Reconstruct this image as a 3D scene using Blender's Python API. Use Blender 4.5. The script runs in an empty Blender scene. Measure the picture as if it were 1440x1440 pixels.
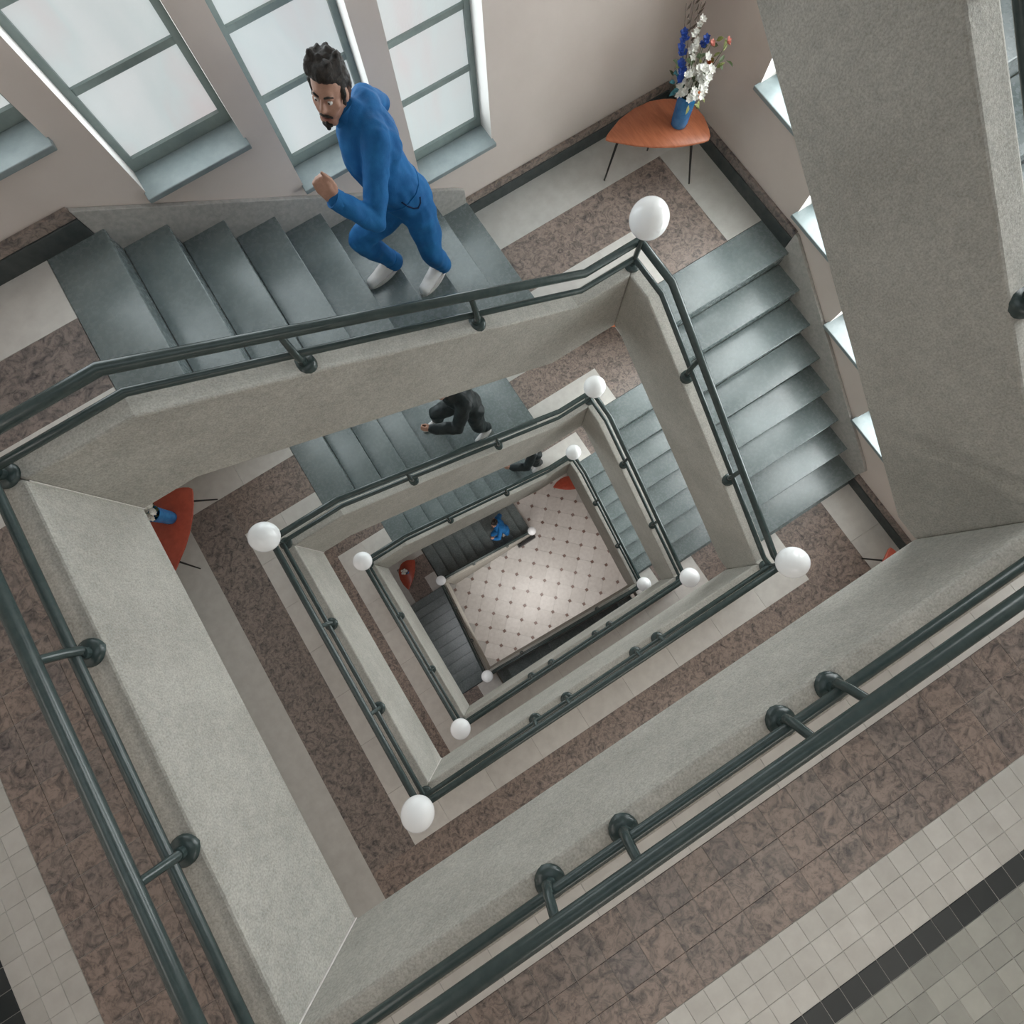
EXPOSURE = 0.0
P_ROOF, P_LOBBY, WORLD_E = 15, 85, 0.3
P_HALL, P_LAND, P_BOOST = (34, 38, 18), (9, 6, 10, 26), (32, 36, 40)
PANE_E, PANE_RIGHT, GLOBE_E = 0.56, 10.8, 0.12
LOBBY_A, LOBBY_O = 0.7854, (2.685, 1.242)
import bpy, bmesh, math, random
from mathutils import Vector, Matrix, Euler

# ---------------------------------------------------------------- camera, light, exposure
SC = bpy.context.scene
COL = SC.collection
random.seed(7)
cam_d = bpy.data.cameras.new('camera')
cam_d.sensor_width = 36.0
cam_d.lens = 36.0 * 736.764 / 1440.0
cam_d.clip_start = 0.02
cam_d.clip_end = 200
cam = bpy.data.objects.new('camera', cam_d)
COL.objects.link(cam)
cam.location = (1.731, 1.006, 5.858)
cam.rotation_euler = Euler((math.radians(9.683), math.radians(1.409), math.radians(-32.493)), 'XYZ')
SC.camera = cam
SC.view_settings.view_transform = 'Standard'
SC.view_settings.look = 'None'
SC.view_settings.gamma = 1.0
SC.view_settings.use_curve_mapping = False
SC.view_settings.exposure = EXPOSURE
SC.cycles.use_denoising = True
SC.cycles.max_bounces = 6
SC.cycles.diffuse_bounces = 4
SC.cycles.glossy_bounces = 3
SC.cycles.sample_clamp_indirect = 6.0

world = bpy.data.worlds.new('sky'); SC.world = world
world.use_nodes = True
world.node_tree.nodes['Background'].inputs[0].default_value = (0.78, 0.86, 0.92, 1)
world.node_tree.nodes['Background'].inputs[1].default_value = WORLD_E

def area(name, loc, rot, sx, sy, power, col=(1, 1, 1)):
    d = bpy.data.lights.new(name, 'AREA'); d.shape = 'RECTANGLE'; d.size = sx; d.size_y = sy
    d.energy = power; d.color = col
    o = bpy.data.objects.new(name, d); COL.objects.link(o); o.location = loc; o.rotation_euler = rot
    return o
# unseen light added above the well, brightening it from the roof opening
area('roof_fill', (1.9, 1.4, 8.9), (0, 0, 0), 3.6, 2.5, P_ROOF, (0.90, 0.97, 1.0))
# unseen fill lights added over the hall and landing of each storey
for lv in range(0, 3):
    zc = 3.0 * (1 - lv) + 2.6
    area('hall_fill', (1.9, -2.3, zc), (0, 0, 0), 3.2, 0.5, P_HALL[lv], (1.0, 0.95, 0.88))
    area('landing_fill', (-0.9, 1.2, zc), (0, 0, 0), 0.5, 2.2, P_LAND[lv], (1.0, 0.95, 0.90))
area('landing_fill', (-0.9, 1.4, -4.3), (0, 0, 0), 0.5, 2.2, P_LAND[3], (0.95, 0.97, 1.0))  # unseen fill added to lift the dark lowest left flight
# lights added inside the back window openings, boosting the daylight of their panes
for lv in range(3):
    for k in range(4):
        area('window_boost', (0.213 + 0.8855 * k + 0.3475, 4.53, 3.53 - 0.4935 * k - 3 * lv + 0.95), (-math.pi / 2, 0, 0), 0.6, 1.6, P_BOOST[lv] / 4, (0.88, 0.97, 1.0))
area('lobby_fill', (2.2, 1.0, -8.9), (0, 0, 0), 2.0, 1.2, P_LOBBY, (1.0, 0.96, 0.92))  # unseen fill added above the lobby floor

# ---------------------------------------------------------------- dimensions
H, R, T = 3.0, 3.0 / 17.0, 0.311
M = R / T                                # slope of the flights
X0, X1, Y0, Y1 = 0.012, 3.915, 0.055, 2.785   # inner faces of the parapets round the well
PT = 0.15                                # parapet thickness
XW, YW, XL, YF = 5.55, 4.378, -1.62, -3.3     # walls: right, back, left, front
TRH = 8 * R                              # quarter landing above its floor
XS, YS = 0.362, 2.783                    # where the slate begins on the upper landings
YN1, XN1 = 2.383, 0.742                  # first nosing of right / back flight
GZ = -6 - 36 * R                         # ground floor
BL4, TL4 = -6 - 13 * R, -6 - 25 * R
def LZ(n): return H * (1 - n)
STOREY = {-1: 'the storey above the camera', 0: 'the nearest storey', 1: 'the second storey down', 2: 'the third storey down', 3: 'the lowest storey'}

# ---------------------------------------------------------------- helpers
def nt(name):
    m = bpy.data.materials.new(name); m.use_nodes = True
    t = m.node_tree
    return m, t, t.nodes['Principled BSDF']
def lnk(t, a, b): t.links.new(a, b)
def noise(t, scale, detail=4, rough=0.6, vec=None, dist=0.0):
    n = t.nodes.new('ShaderNodeTexNoise'); n.inputs['Scale'].default_value = scale
    n.inputs['Detail'].default_value = detail; n.inputs['Roughness'].default_value = rough
    n.inputs['Distortion'].default_value = dist
    if vec is not None: lnk(t, vec, n.inputs['Vector'])
    return n
def ramp(t, fac, stops):
    r = t.nodes.new('ShaderNodeValToRGB'); e = r.color_ramp.elements
    while len(e) < len(stops): e.new(0.5)
    for i, (p, c) in enumerate(stops):
        e[i].position = p; e[i].color = (c[0], c[1], c[2], 1)
    lnk(t, fac, r.inputs['Fac'])
    return r
def wpos(t):
    return t.nodes.new('ShaderNodeNewGeometry').outputs['Position']
def bump(t, b, h, strength, dist=0.01):
    n = t.nodes.new('ShaderNodeBump'); n.inputs['Strength'].default_value = strength
    n.inputs['Distance'].default_value = dist
    lnk(t, h, n.inputs['Height']); lnk(t, n.outputs[0], b.inputs['Normal'])
def mat_noise(name, c1, c2, scale=8, rough=0.6, bmp=0.0, bscale=40, spec=0.5, metallic=0.0, detail=5, lo=0.35, hi=0.65, bdist=0.01):
    m, t, b = nt(name); p = wpos(t)
    n = noise(t, scale, detail, 0.65, p)
    r = ramp(t, n.outputs['Fac'], [(lo, c1), (hi, c2)])
    lnk(t, r.outputs[0], b.inputs['Base Color'])
    b.inputs['Roughness'].default_value = rough; b.inputs['Metallic'].default_value = metallic
    b.inputs['Specular IOR Level'].default_value = spec
    if bmp:
        n2 = noise(t, bscale, 4, 0.7, p); bump(t, b, n2.outputs['Fac'], bmp, bdist)
    return m
MAT = {}
def concrete():
    m, t, b = nt('rough_concrete'); p = wpos(t)
    big = noise(t, 2.2, 4, 0.6, p); fine = noise(t, 95, 3, 0.75, p); mid = noise(t, 22, 4, 0.7, p)
    r1 = ramp(t, big.outputs['Fac'], [(0.3, (0.46, 0.455, 0.43)), (0.7, (0.57, 0.565, 0.54))])
    r2 = ramp(t, fine.outputs['Fac'], [(0.32, (0.72, 0.70, 0.66)), (0.62, (1.06, 1.05, 1.03))])
    r3 = ramp(t, mid.outputs['Fac'], [(0.3, (0.88, 0.88, 0.87)), (0.65, (1.05, 1.04, 1.02))])
    a = t.nodes.new('ShaderNodeMix'); a.data_type = 'RGBA'; a.blend_type = 'MULTIPLY'; a.inputs[0].default_value = 1
    lnk(t, r1.outputs[0], a.inputs[6]); lnk(t, r2.outputs[0], a.inputs[7])
    c = t.nodes.new('ShaderNodeMix'); c.data_type = 'RGBA'; c.blend_type = 'MULTIPLY'; c.inputs[0].default_value = 1
    lnk(t, a.outputs[2], c.inputs[6]); lnk(t, r3.outputs[0], c.inputs[7])
    lnk(t, c.outputs[2], b.inputs['Base Color'])
    b.inputs['Roughness'].default_value = 0.9; b.inputs['Specular IOR Level'].default_value = 0.2
    n2 = noise(t, 60, 5, 0.75, p); bump(t, b, n2.outputs['Fac'], 0.45, 0.012)
    return m
MAT['concrete'] = concrete()
def granite(name, sc=1.0, lift=1.0):
    m, t, b = nt(name); p = wpos(t)
    info = t.nodes.new('ShaderNodeObjectInfo')
    add = t.nodes.new('ShaderNodeVectorMath'); add.operation = 'ADD'
    mul = t.nodes.new('ShaderNodeVectorMath'); mul.operation = 'SCALE'; mul.inputs['Scale'].default_value = 9.0
    comb = t.nodes.new('ShaderNodeCombineXYZ'); lnk(t, info.outputs['Random'], comb.inputs[0]); lnk(t, info.outputs['Random'], comb.inputs[2])
    lnk(t, comb.outputs[0], mul.inputs[0]); lnk(t, p, add.inputs[0]); lnk(t, mul.outputs[0], add.inputs[1])
    n = noise(t, 13 * sc, 5, 0.62, add.outputs[0], 1.6); n2 = noise(t, 34 * sc, 4, 0.7, add.outputs[0], 0.8)
    L = lift
    r = ramp(t, n.outputs['Fac'], [(0.30, (0.095 * L, 0.086 * L, 0.086 * L)), (0.42, (0.20 * L, 0.17 * L, 0.155 * L)), (0.55, (0.31 * L, 0.255 * L, 0.225 * L)), (0.75, (0.37 * L, 0.30 * L, 0.26 * L))])
    r2 = ramp(t, n2.outputs['Fac'], [(0.33, (0.45, 0.45, 0.48)), (0.5, (1, 1, 1))])
    a = t.nodes.new('ShaderNodeMix'); a.data_type = 'RGBA'; a.blend_type = 'MULTIPLY'; a.inputs[0].default_value = 0.85
    lnk(t, r.outputs[0], a.inputs[6]); lnk(t, r2.outputs[0], a.inputs[7])
    hs = t.nodes.new('ShaderNodeMix'); hs.data_type = 'RGBA'; hs.blend_type = 'MULTIPLY'; hs.inputs[0].default_value = 0.6
    r3 = ramp(t, info.outputs['Random'], [(0.0, (0.75, 0.78, 0.84)), (0.3, (1, 0.97, 0.95)), (0.7, (1.1, 1.02, 0.98)), (1.0, (0.92, 0.95, 0.97))])
    lnk(t, a.outputs[2], hs.inputs[6]); lnk(t, r3.outputs[0], hs.inputs[7])
    lnk(t, hs.outputs[2], b.inputs['Base Color'])
    b.inputs['Roughness'].default_value = 0.38; b.inputs['Specular IOR Level'].default_value = 0.35
    return m
MAT['granite'] = granite('pink_granite')
MAT['skirt'] = mat_noise('skirting_stone', (0.36, 0.35, 0.33), (0.48, 0.465, 0.44), 30, 0.55, 0.15, 90)
MAT['skirt_dark'] = mat_noise('skirting_slate', (0.04, 0.05, 0.05), (0.07, 0.08, 0.08), 12, 0.45)
def tiled(name, c1, c2, rough=0.4):
    m, t, b = nt(name); p = wpos(t)
    info = t.nodes.new('ShaderNodeObjectInfo')
    r = ramp(t, info.outputs['Random'], [(0.0, c1), (1.0, c2)])
    n = noise(t, 9, 4, 0.6, p); r2 = ramp(t, n.outputs['Fac'], [(0.3, (0.9, 0.89, 0.88)), (0.7, (1.03, 1.03, 1.02))])
    a = t.nodes.new('ShaderNodeMix'); a.data_type = 'RGBA'; a.blend_type = 'MULTIPLY'; a.inputs[0].default_value = 1
    lnk(t, r.outputs[0], a.inputs[6]); lnk(t, r2.outputs[0], a.inputs[7])
    lnk(t, a.outputs[2], b.inputs['Base Color']); b.inputs['Roughness'].default_value = rough
    b.inputs['Specular IOR Level'].default_value = 0.35
    return m
MAT['white_tile'] = tiled('white_tile', (0.53, 0.525, 0.50), (0.62, 0.615, 0.59))
MAT['grey_tile'] = tiled('grey_tile', (0.30, 0.31, 0.29), (0.42, 0.43, 0.40))
MAT['dark_tile'] = tiled('dark_tile', (0.035, 0.042, 0.045), (0.055, 0.062, 0.065), 0.35)
MAT['border'] = tiled('border_stone', (0.66, 0.64, 0.61), (0.72, 0.70, 0.67), 0.45)
MAT['grout'] = mat_noise('grout', (0.44, 0.43, 0.41), (0.50, 0.49, 0.47), 30, 0.9)
MAT['octagon'] = tiled('lobby_tile', (0.60, 0.575, 0.55), (0.69, 0.67, 0.65), 0.35)
MAT['lobby_dot'] = tiled('lobby_dot', (0.20, 0.13, 0.11), (0.30, 0.22, 0.20), 0.35)
def slate():
    m, t, b = nt('slate'); p = wpos(t)
    n = noise(t, 3.5, 5, 0.6, p); n2 = noise(t, 30, 4, 0.6, p)
    r = ramp(t, n.outputs['Fac'], [(0.3, (0.125, 0.158, 0.160)), (0.7, (0.195, 0.230, 0.232))])
    lnk(t, r.outputs[0], b.inputs['Base Color'])
    r2 = ramp(t, n2.outputs['Fac'], [(0.3, (0.24, 0.24, 0.24)), (0.7, (0.30, 0.30, 0.30))])
    lnk(t, r2.outputs[0], b.inputs['Roughness']); b.inputs['Specular IOR Level'].default_value = 0.6
    return m
MAT['slate'] = slate()
MAT['plaster'] = mat_noise('wall_plaster', (0.66, 0.585, 0.54), (0.70, 0.625, 0.58), 1.5, 0.75, 0.05, 60, 0.25)
MAT['ceiling'] = mat_noise('ceiling_plaster', (0.62, 0.60, 0.57), (0.68, 0.66, 0.63), 2, 0.85)
MAT['rail'] = mat_noise('rail_green_paint', (0.034, 0.054, 0.053), (0.048, 0.070, 0.068), 14, 0.24, 0.05, 120, 0.6)
MAT['frame'] = mat_noise('window_frame_paint', (0.22, 0.275, 0.265), (0.27, 0.325, 0.31), 9, 0.45)
MAT['sill'] = mat_noise('sill_stone', (0.21, 0.255, 0.262), (0.27, 0.315, 0.322), 7, 0.35)
MAT['reveal'] = mat_noise('reveal_paint', (0.74, 0.71, 0.68), (0.78, 0.75, 0.72), 3, 0.7)
def opal():
    m, t, b = nt('opal_glass'); p = wpos(t)
    n = noise(t, 3, 2, 0.5, p); r = ramp(t, n.outputs['Fac'], [(0.3, (0.80, 0.815, 0.815)), (0.7, (0.84, 0.85, 0.85))])
    lnk(t, r.outputs[0], b.inputs['Base Color']); b.inputs['Roughness'].default_value = 0.12
    b.inputs['Emission Color'].default_value = (0.95, 0.98, 1, 1); b.inputs['Emission Strength'].default_value = GLOBE_E
    b.inputs['Specular IOR Level'].default_value = 0.5
    return m
MAT['opal'] = opal()
def frosted(name, k):
    # frosted glass with daylight behind it
    m, t, b = nt(name); p = wpos(t)
    mp = t.nodes.new('ShaderNodeVectorMath'); mp.operation = 'MULTIPLY'; mp.inputs[1].default_value = (2.0, 2.0, 0.7); lnk(t, p, mp.inputs[0])
    n = noise(t, 1.0, 3, 0.5, mp.outputs[0], 0.6)
    r = ramp(t, n.outputs['Fac'], [(0.32, (0.84, 0.77, 0.775)), (0.5, (0.80, 0.875, 0.88)), (0.68, (0.92, 0.95, 0.955))])
    lnk(t, r.outputs[0], b.inputs['Emission Color']); b.inputs['Emission Strength'].default_value = k
    b.inputs['Base Color'].default_value = (0.30, 0.33, 0.33, 1); b.inputs['Roughness'].default_value = 0.4
    n2 = noise(t, 45, 3, 0.6, p); bump(t, b, n2.outputs['Fac'], 0.3, 0.004)
    return m
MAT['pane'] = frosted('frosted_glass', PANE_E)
MAT['pane_bright'] = frosted('bright_frosted_glass', PANE_RIGHT)   # glow raised to light the well, as if this side faced the sun
def wood():
    m, t, b = nt('orange_wood'); p = wpos(t)
    mp = t.nodes.new('ShaderNodeVectorMath'); mp.operation = 'MULTIPLY'; mp.inputs[1].default_value = (30, 4, 30); lnk(t, p, mp.inputs[0])
    n = noise(t, 1.2, 5, 0.65, mp.outputs[0], 0.6)
    r = ramp(t, n.outputs['Fac'], [(0.3, (0.36, 0.105, 0.045)), (0.7, (0.52, 0.175, 0.085))])
    lnk(t, r.outputs[0], b.inputs['Base Color']); b.inputs['Roughness'].default_value = 0.35
    return m
MAT['wood'] = wood()
MAT['red_wood'] = mat_noise('red_lacquer', (0.33, 0.055, 0.03), (0.42, 0.075, 0.04), 12, 0.35)
MAT['black'] = mat_noise('black_metal', (0.012, 0.012, 0.012), (0.025, 0.025, 0.025), 12, 0.4)
MAT['vase'] = mat_noise('blue_glaze', (0.012, 0.15, 0.38), (0.03, 0.23, 0.50), 14, 0.2, 0, 40, 0.6)

def link(name, me, mat=None, parent=None, smooth=False, loc=None):
    if mat is not None and len(me.materials) == 0: me.materials.append(MAT[mat] if isinstance(mat, str) else mat)
    if smooth:
        me.polygons.foreach_set('use_smooth', [True] * len(me.polygons))
    o = bpy.data.objects.new(name, me); COL.objects.link(o)
    if parent is not None: o.parent = parent
    if loc is not None: o.location = loc
    return o
def mesh(name, v, f):
    me = bpy.data.meshes.new(name); me.from_pydata([tuple(p) for p in v], [], f); me.update()
    return me
def recalc(me):
    bm = bmesh.new(); bm.from_mesh(me); bmesh.ops.remove_doubles(bm, verts=bm.verts, dist=1e-5)
    bmesh.ops.recalc_face_normals(bm, faces=bm.faces); bm.to_mesh(me); bm.free()
    return me
def empty(name, loc=(0, 0, 0), rz=0, label=None, cat=None, group=None, kind=None):
    o = bpy.data.objects.new(name, None); COL.objects.link(o); o.location = loc; o.rotation_euler = (0, 0, rz)
    o.empty_display_size = 0.1
    return tag(o, label, cat, group, kind)
def tag(o, label=None, cat=None, group=None, kind=None):
    if label: o['label'] = label
    if cat: o['category'] = cat
    if group: o['group'] = group
    if kind: o['kind'] = kind
    return o
class MB:
    def __init__(s): s.v = []; s.f = []
    def add(s, v, f):
        n = len(s.v); s.v += [tuple(p) for p in v]; s.f += [tuple(i + n for i in q) for q in f]; return s
    def box(s, a, b):
        (x0, y0, z0), (x1, y1, z1) = a, b
        return s.add([(x0, y0, z0), (x1, y0, z0), (x1, y1, z0), (x0, y1, z0), (x0, y0, z1), (x1, y0, z1), (x1, y1, z1), (x0, y1, z1)],
                     [(0, 3, 2, 1), (4, 5, 6, 7), (0, 1, 5, 4), (1, 2, 6, 5), (2, 3, 7, 6), (3, 0, 4, 7)])
    def tube(s, pts, r, seg=12, cap=True):
        # swept tube with mitred bends; r may be a list
        P = [Vector(p) for p in pts]; n = len(P); rr = r if isinstance(r, (list, tuple)) else [r] * n
        rings = []; ref = None
        for i in range(n):
            d1 = (P[i] - P[i - 1]).normalized() if i > 0 else None
            d2 = (P[i + 1] - P[i]).normalized() if i < n - 1 else None
            tdir = (d1 + d2).normalized() if d1 and d2 else (d1 or d2)
            if ref is None:
                ref = Vector((0, 0, 1)) if abs(tdir.z) < 0.9 else Vector((1, 0, 0))
            u = (ref - tdir * ref.dot(tdir)).normalized(); w = tdir.cross(u); ref = u
            k = 1.0
            if d1 and d2:
                k = 1.0 / max(0.5, math.cos(d1.angle(d2) / 2))
            ring = []
            bend = (d2 - d1) if d1 and d2 else None
            for j in range(seg):
                a = 2 * math.pi * j / seg
                o = u * math.cos(a) * rr[i] + w * math.sin(a) * rr[i]
                if bend is not None and bend.length > 1e-4:
                    bn = bend.normalized(); o += bn * o.dot(bn) * (k - 1)
                ring.append(P[i] + o)
            rings.append(ring)
        v = [p for q in rings for p in q]; f = []
        for i in range(n - 1):
            for j in range(seg):
                a, b = i * seg + j, i * seg + (j + 1) % seg
                f.append((a, b, b + seg, a + seg))
        if cap:
            f.append(tuple(reversed(range(seg)))); f.append(tuple(range((n - 1) * seg, n * seg)))
        return s.add(v, f)
    def lathe(s, prof, c=(0, 0, 0), seg=24):
        v = []; f = []; n = len(prof)
        for (r, z) in prof:
            for j in range(seg):
                a = 2 * math.pi * j / seg; v.append((c[0] + r * math.cos(a), c[1] + r * math.sin(a), c[2] + z))
        for i in range(n - 1):
            for j in range(seg):
                a, b = i * seg + j, i * seg + (j + 1) % seg
                f.append((a, b, b + seg, a + seg))
        f.append(tuple(reversed(range(seg)))); f.append(tuple(range((n - 1) * seg, n * seg)))
        return s.add(v, f)
    def prism(s, poly, z0, z1):
        n = len(poly); v = [(x, y, z0) for x, y in poly] + [(x, y, z1) for x, y in poly]
        f = [tuple(reversed(range(n))), tuple(range(n, 2 * n))] + [(i, (i + 1) % n, n + (i + 1) % n, n + i) for i in range(n)]
        return s.add(v, f)
    def build(s, name, mat, parent=None, smooth=False, angle=None, rc=False):
        me = mesh(name, s.v, s.f)
        if rc: recalc(me)
        o = link(name, me, mat, parent, smooth or angle is not None)
        if angle is not None: sharp(me, angle)
        return o
def sharp(me, deg=40):
    me.polygons.foreach_set('use_smooth', [True] * len(me.polygons))
    bm = bmesh.new(); bm.from_mesh(me)
    for e in bm.edges:
        e.smooth = not (len(e.link_faces) != 2 or e.calc_face_angle(0) > math.radians(deg))
    bm.to_mesh(me); bm.free()
def bevel(o, w=0.008, seg=2):
    m = o.modifiers.new('bevel', 'BEVEL'); m.width = w; m.segments = seg; m.limit_method = 'ANGLE'; m.angle_limit = math.radians(35)
    return o
# ---------------------------------------------------------------- walls with window openings
WIN_H = 1.80
def win_list(side):
    out = []
    for n in range(-1, 3):
        for k in range(4):
            if side == 'back':
                a = 0.213 + 0.8855 * k; z = 3.53 - 0.4935 * k - 3 * n
                out.append((a, a + 0.695, z, z + WIN_H, n, k))
            else:
                b = 3.443 - 0.899 * k; z = 2.235 - 0.508 * k - 3 * (n)
                out.append((b - 0.69, b, z, z + WIN_H, n, k))
    return out
WD = 0.25
def wall_open(name, axis, plane, out, lo, hi, z0, z1, wins):
    """wall with rectangular openings: inner face, reveals and outer face"""
    S = sorted({lo, hi} | {w[0] for w in wins} | {w[1] for w in wins})
    Z = sorted({z0, z1} | {w[2] for w in wins} | {w[3] for w in wins})
    def P(s, z, d):
        q = plane + out * d
        return (s, q, z) if axis == 'x' else (q, s, z)
    mb = MB()
    for i in range(len(S) - 1):
        # merge cells vertically to stay cheap
        run = None
        for j in range(len(Z) - 1):
            sm, zm = (S[i] + S[i + 1]) / 2, (Z[j] + Z[j + 1]) / 2
            hole = any(w[0] < sm < w[1] and w[2] < zm < w[3] for w in wins)
            if not hole:
                run = (run[0], Z[j + 1]) if run else (Z[j], Z[j + 1])
            if run and (hole or j == len(Z) - 2):
                for d in (0, WD):
                    q = [P(S[i], run[0], d), P(S[i + 1], run[0], d), P(S[i + 1], run[1], d), P(S[i], run[1], d)]
                    if (d == 0) == (axis == 'x'): pass
                    else: q = q[::-1]
                    mb.add(q, [(0, 1, 2, 3)])
                run = None
    o = mb.build(name, 'plaster'); tag(o, kind='structure')
    rv = MB()
    for (a, b, c, d, n, k) in wins:
        rv.add([P(a, c, 0), P(a, d, 0), P(b, d, 0), P(b, c, 0), P(a, c, WD), P(a, d, WD), P(b, d, WD), P(b, c, WD)],
               [(0, 4, 5, 1), (1, 5, 6, 2), (2, 6, 7, 3), (3, 7, 4, 0)])
    rv.build('reveal', 'reveal', o)
    return o
TOPZ = 9.0
wall_open('wall_back', 'x', YW, 1, XL, XW, GZ, TOPZ, win_list('back'))
wall_open('wall_right', 'y', XW, 1, YF, YW, GZ, TOPZ, win_list('right'))
tag(MB().box((XL - 0.2, YF - 0.2, GZ), (XL, YW + WD, TOPZ)).build('wall_left', 'plaster'), kind='structure')
tag(MB().box((XL, YF - 0.2, GZ), (XW + WD, YF, TOPZ)).build('wall_front', 'plaster'), kind='structure')

wcount = 0
def window(side, a, b, z0, z1, n, k):
    global wcount
    wcount += 1
    w = b - a
    base = (a, YW + WD - 0.05, z0) if side == 'back' else (XW + WD - 0.05, b, z0)
    rz = 0 if side == 'back' else -math.pi / 2          # local x runs along the wall, local y outward
    e = empty('window_%d' % wcount, base, rz, kind='structure')
    fr = 0.045; y0, y1 = -0.03, 0.035
    MB().box((0, y0, 0), (fr, y1, z1 - z0)).build('jamb', 'frame', e)
    MB().box((w - fr, y0, 0), (w, y1, z1 - z0)).build('jamb', 'frame', e)
    MB().box((fr, y0, 0), (w - fr, y1, 0.075)).build('bottom_rail', 'frame', e)
    MB().box((fr, y0, z1 - z0 - 0.05), (w - fr, y1, z1 - z0)).build('top_rail', 'frame', e)
    ph = (z1 - z0 - 0.125) / 4
    for i in range(1, 4):
        zc = 0.075 + ph * i
        MB().box((fr, y0 + 0.008, zc - 0.018), (w - fr, y1 - 0.008, zc + 0.018)).build('glazing_bar', 'frame', e)
    for i in range(4):
        MB().box((fr + .001, -0.004, 0.075 + ph * i + (0.019 if i else 0.001)), (w - fr - .001, 0.004, 0.075 + ph * (i + 1) - (0.019 if i < 3 else 0.001))).build('pane', 'pane' if side == 'back' else 'pane_bright', e)
    s = MB().box((-0.012, -WD + 0.02 - 0.03, -0.028), (w + 0.012, -0.032, 0.006)).build('sill', 'sill', e)
    bevel(s, 0.006)
    return e
for side in ('back', 'right'):
    for (a, b, c, d, n, k) in win_list(side):
        window(side, a, b, c, d, n, k)

# ---------------------------------------------------------------- floors
XO0, XO1, YO0, YO1 = X0 - PT, X1 + PT, Y0 - PT, Y1 + PT      # outer faces of the parapets
BW, GE, WE, DE = 0.42, 0.51, 0.33, 0.11                        # border, granite, white, dark widths
def inst(name, me, parent, loc, sc=(1, 1, 1)):
    o = bpy.data.objects.new(name, me); COL.objects.link(o); o.parent = parent; o.location = loc; o.scale = sc
    return o
def tile_mesh(name, mat, sx, sy, h=0.012, ch=0.0015):
    v = []; f = []
    for (ins, z) in ((0, 0), (0, h - ch), (ch, h)):
        v += [(ins, ins, z), (sx - ins, ins, z), (sx - ins, sy - ins, z), (ins, sy - ins, z)]
    for L in (0, 4):
        for i in range(4): f.append((L + i, L + (i + 1) % 4, L + 4 + (i + 1) % 4, L + 4 + i))
    f.append((8, 9, 10, 11)); f.append((3, 2, 1, 0))
    me = mesh(name, v, f); me.materials.append(MAT[mat]); return me
XB = XO0 - BW                  # border | granite
XG = XB - GE                   # granite | white tile
XT = XG - WE                   # white tile | dark line
XK = XT - DE
YB = YO0 - 0.37; YG = YB - GE; YT = YG - WE; YK = YT - DE
def strip(name, mat, parent, x0, y0, x1, y1, z0, z1):
    return MB().box((x0, y0, z0), (x1, y1, z1)).build(name, mat, parent)
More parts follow.
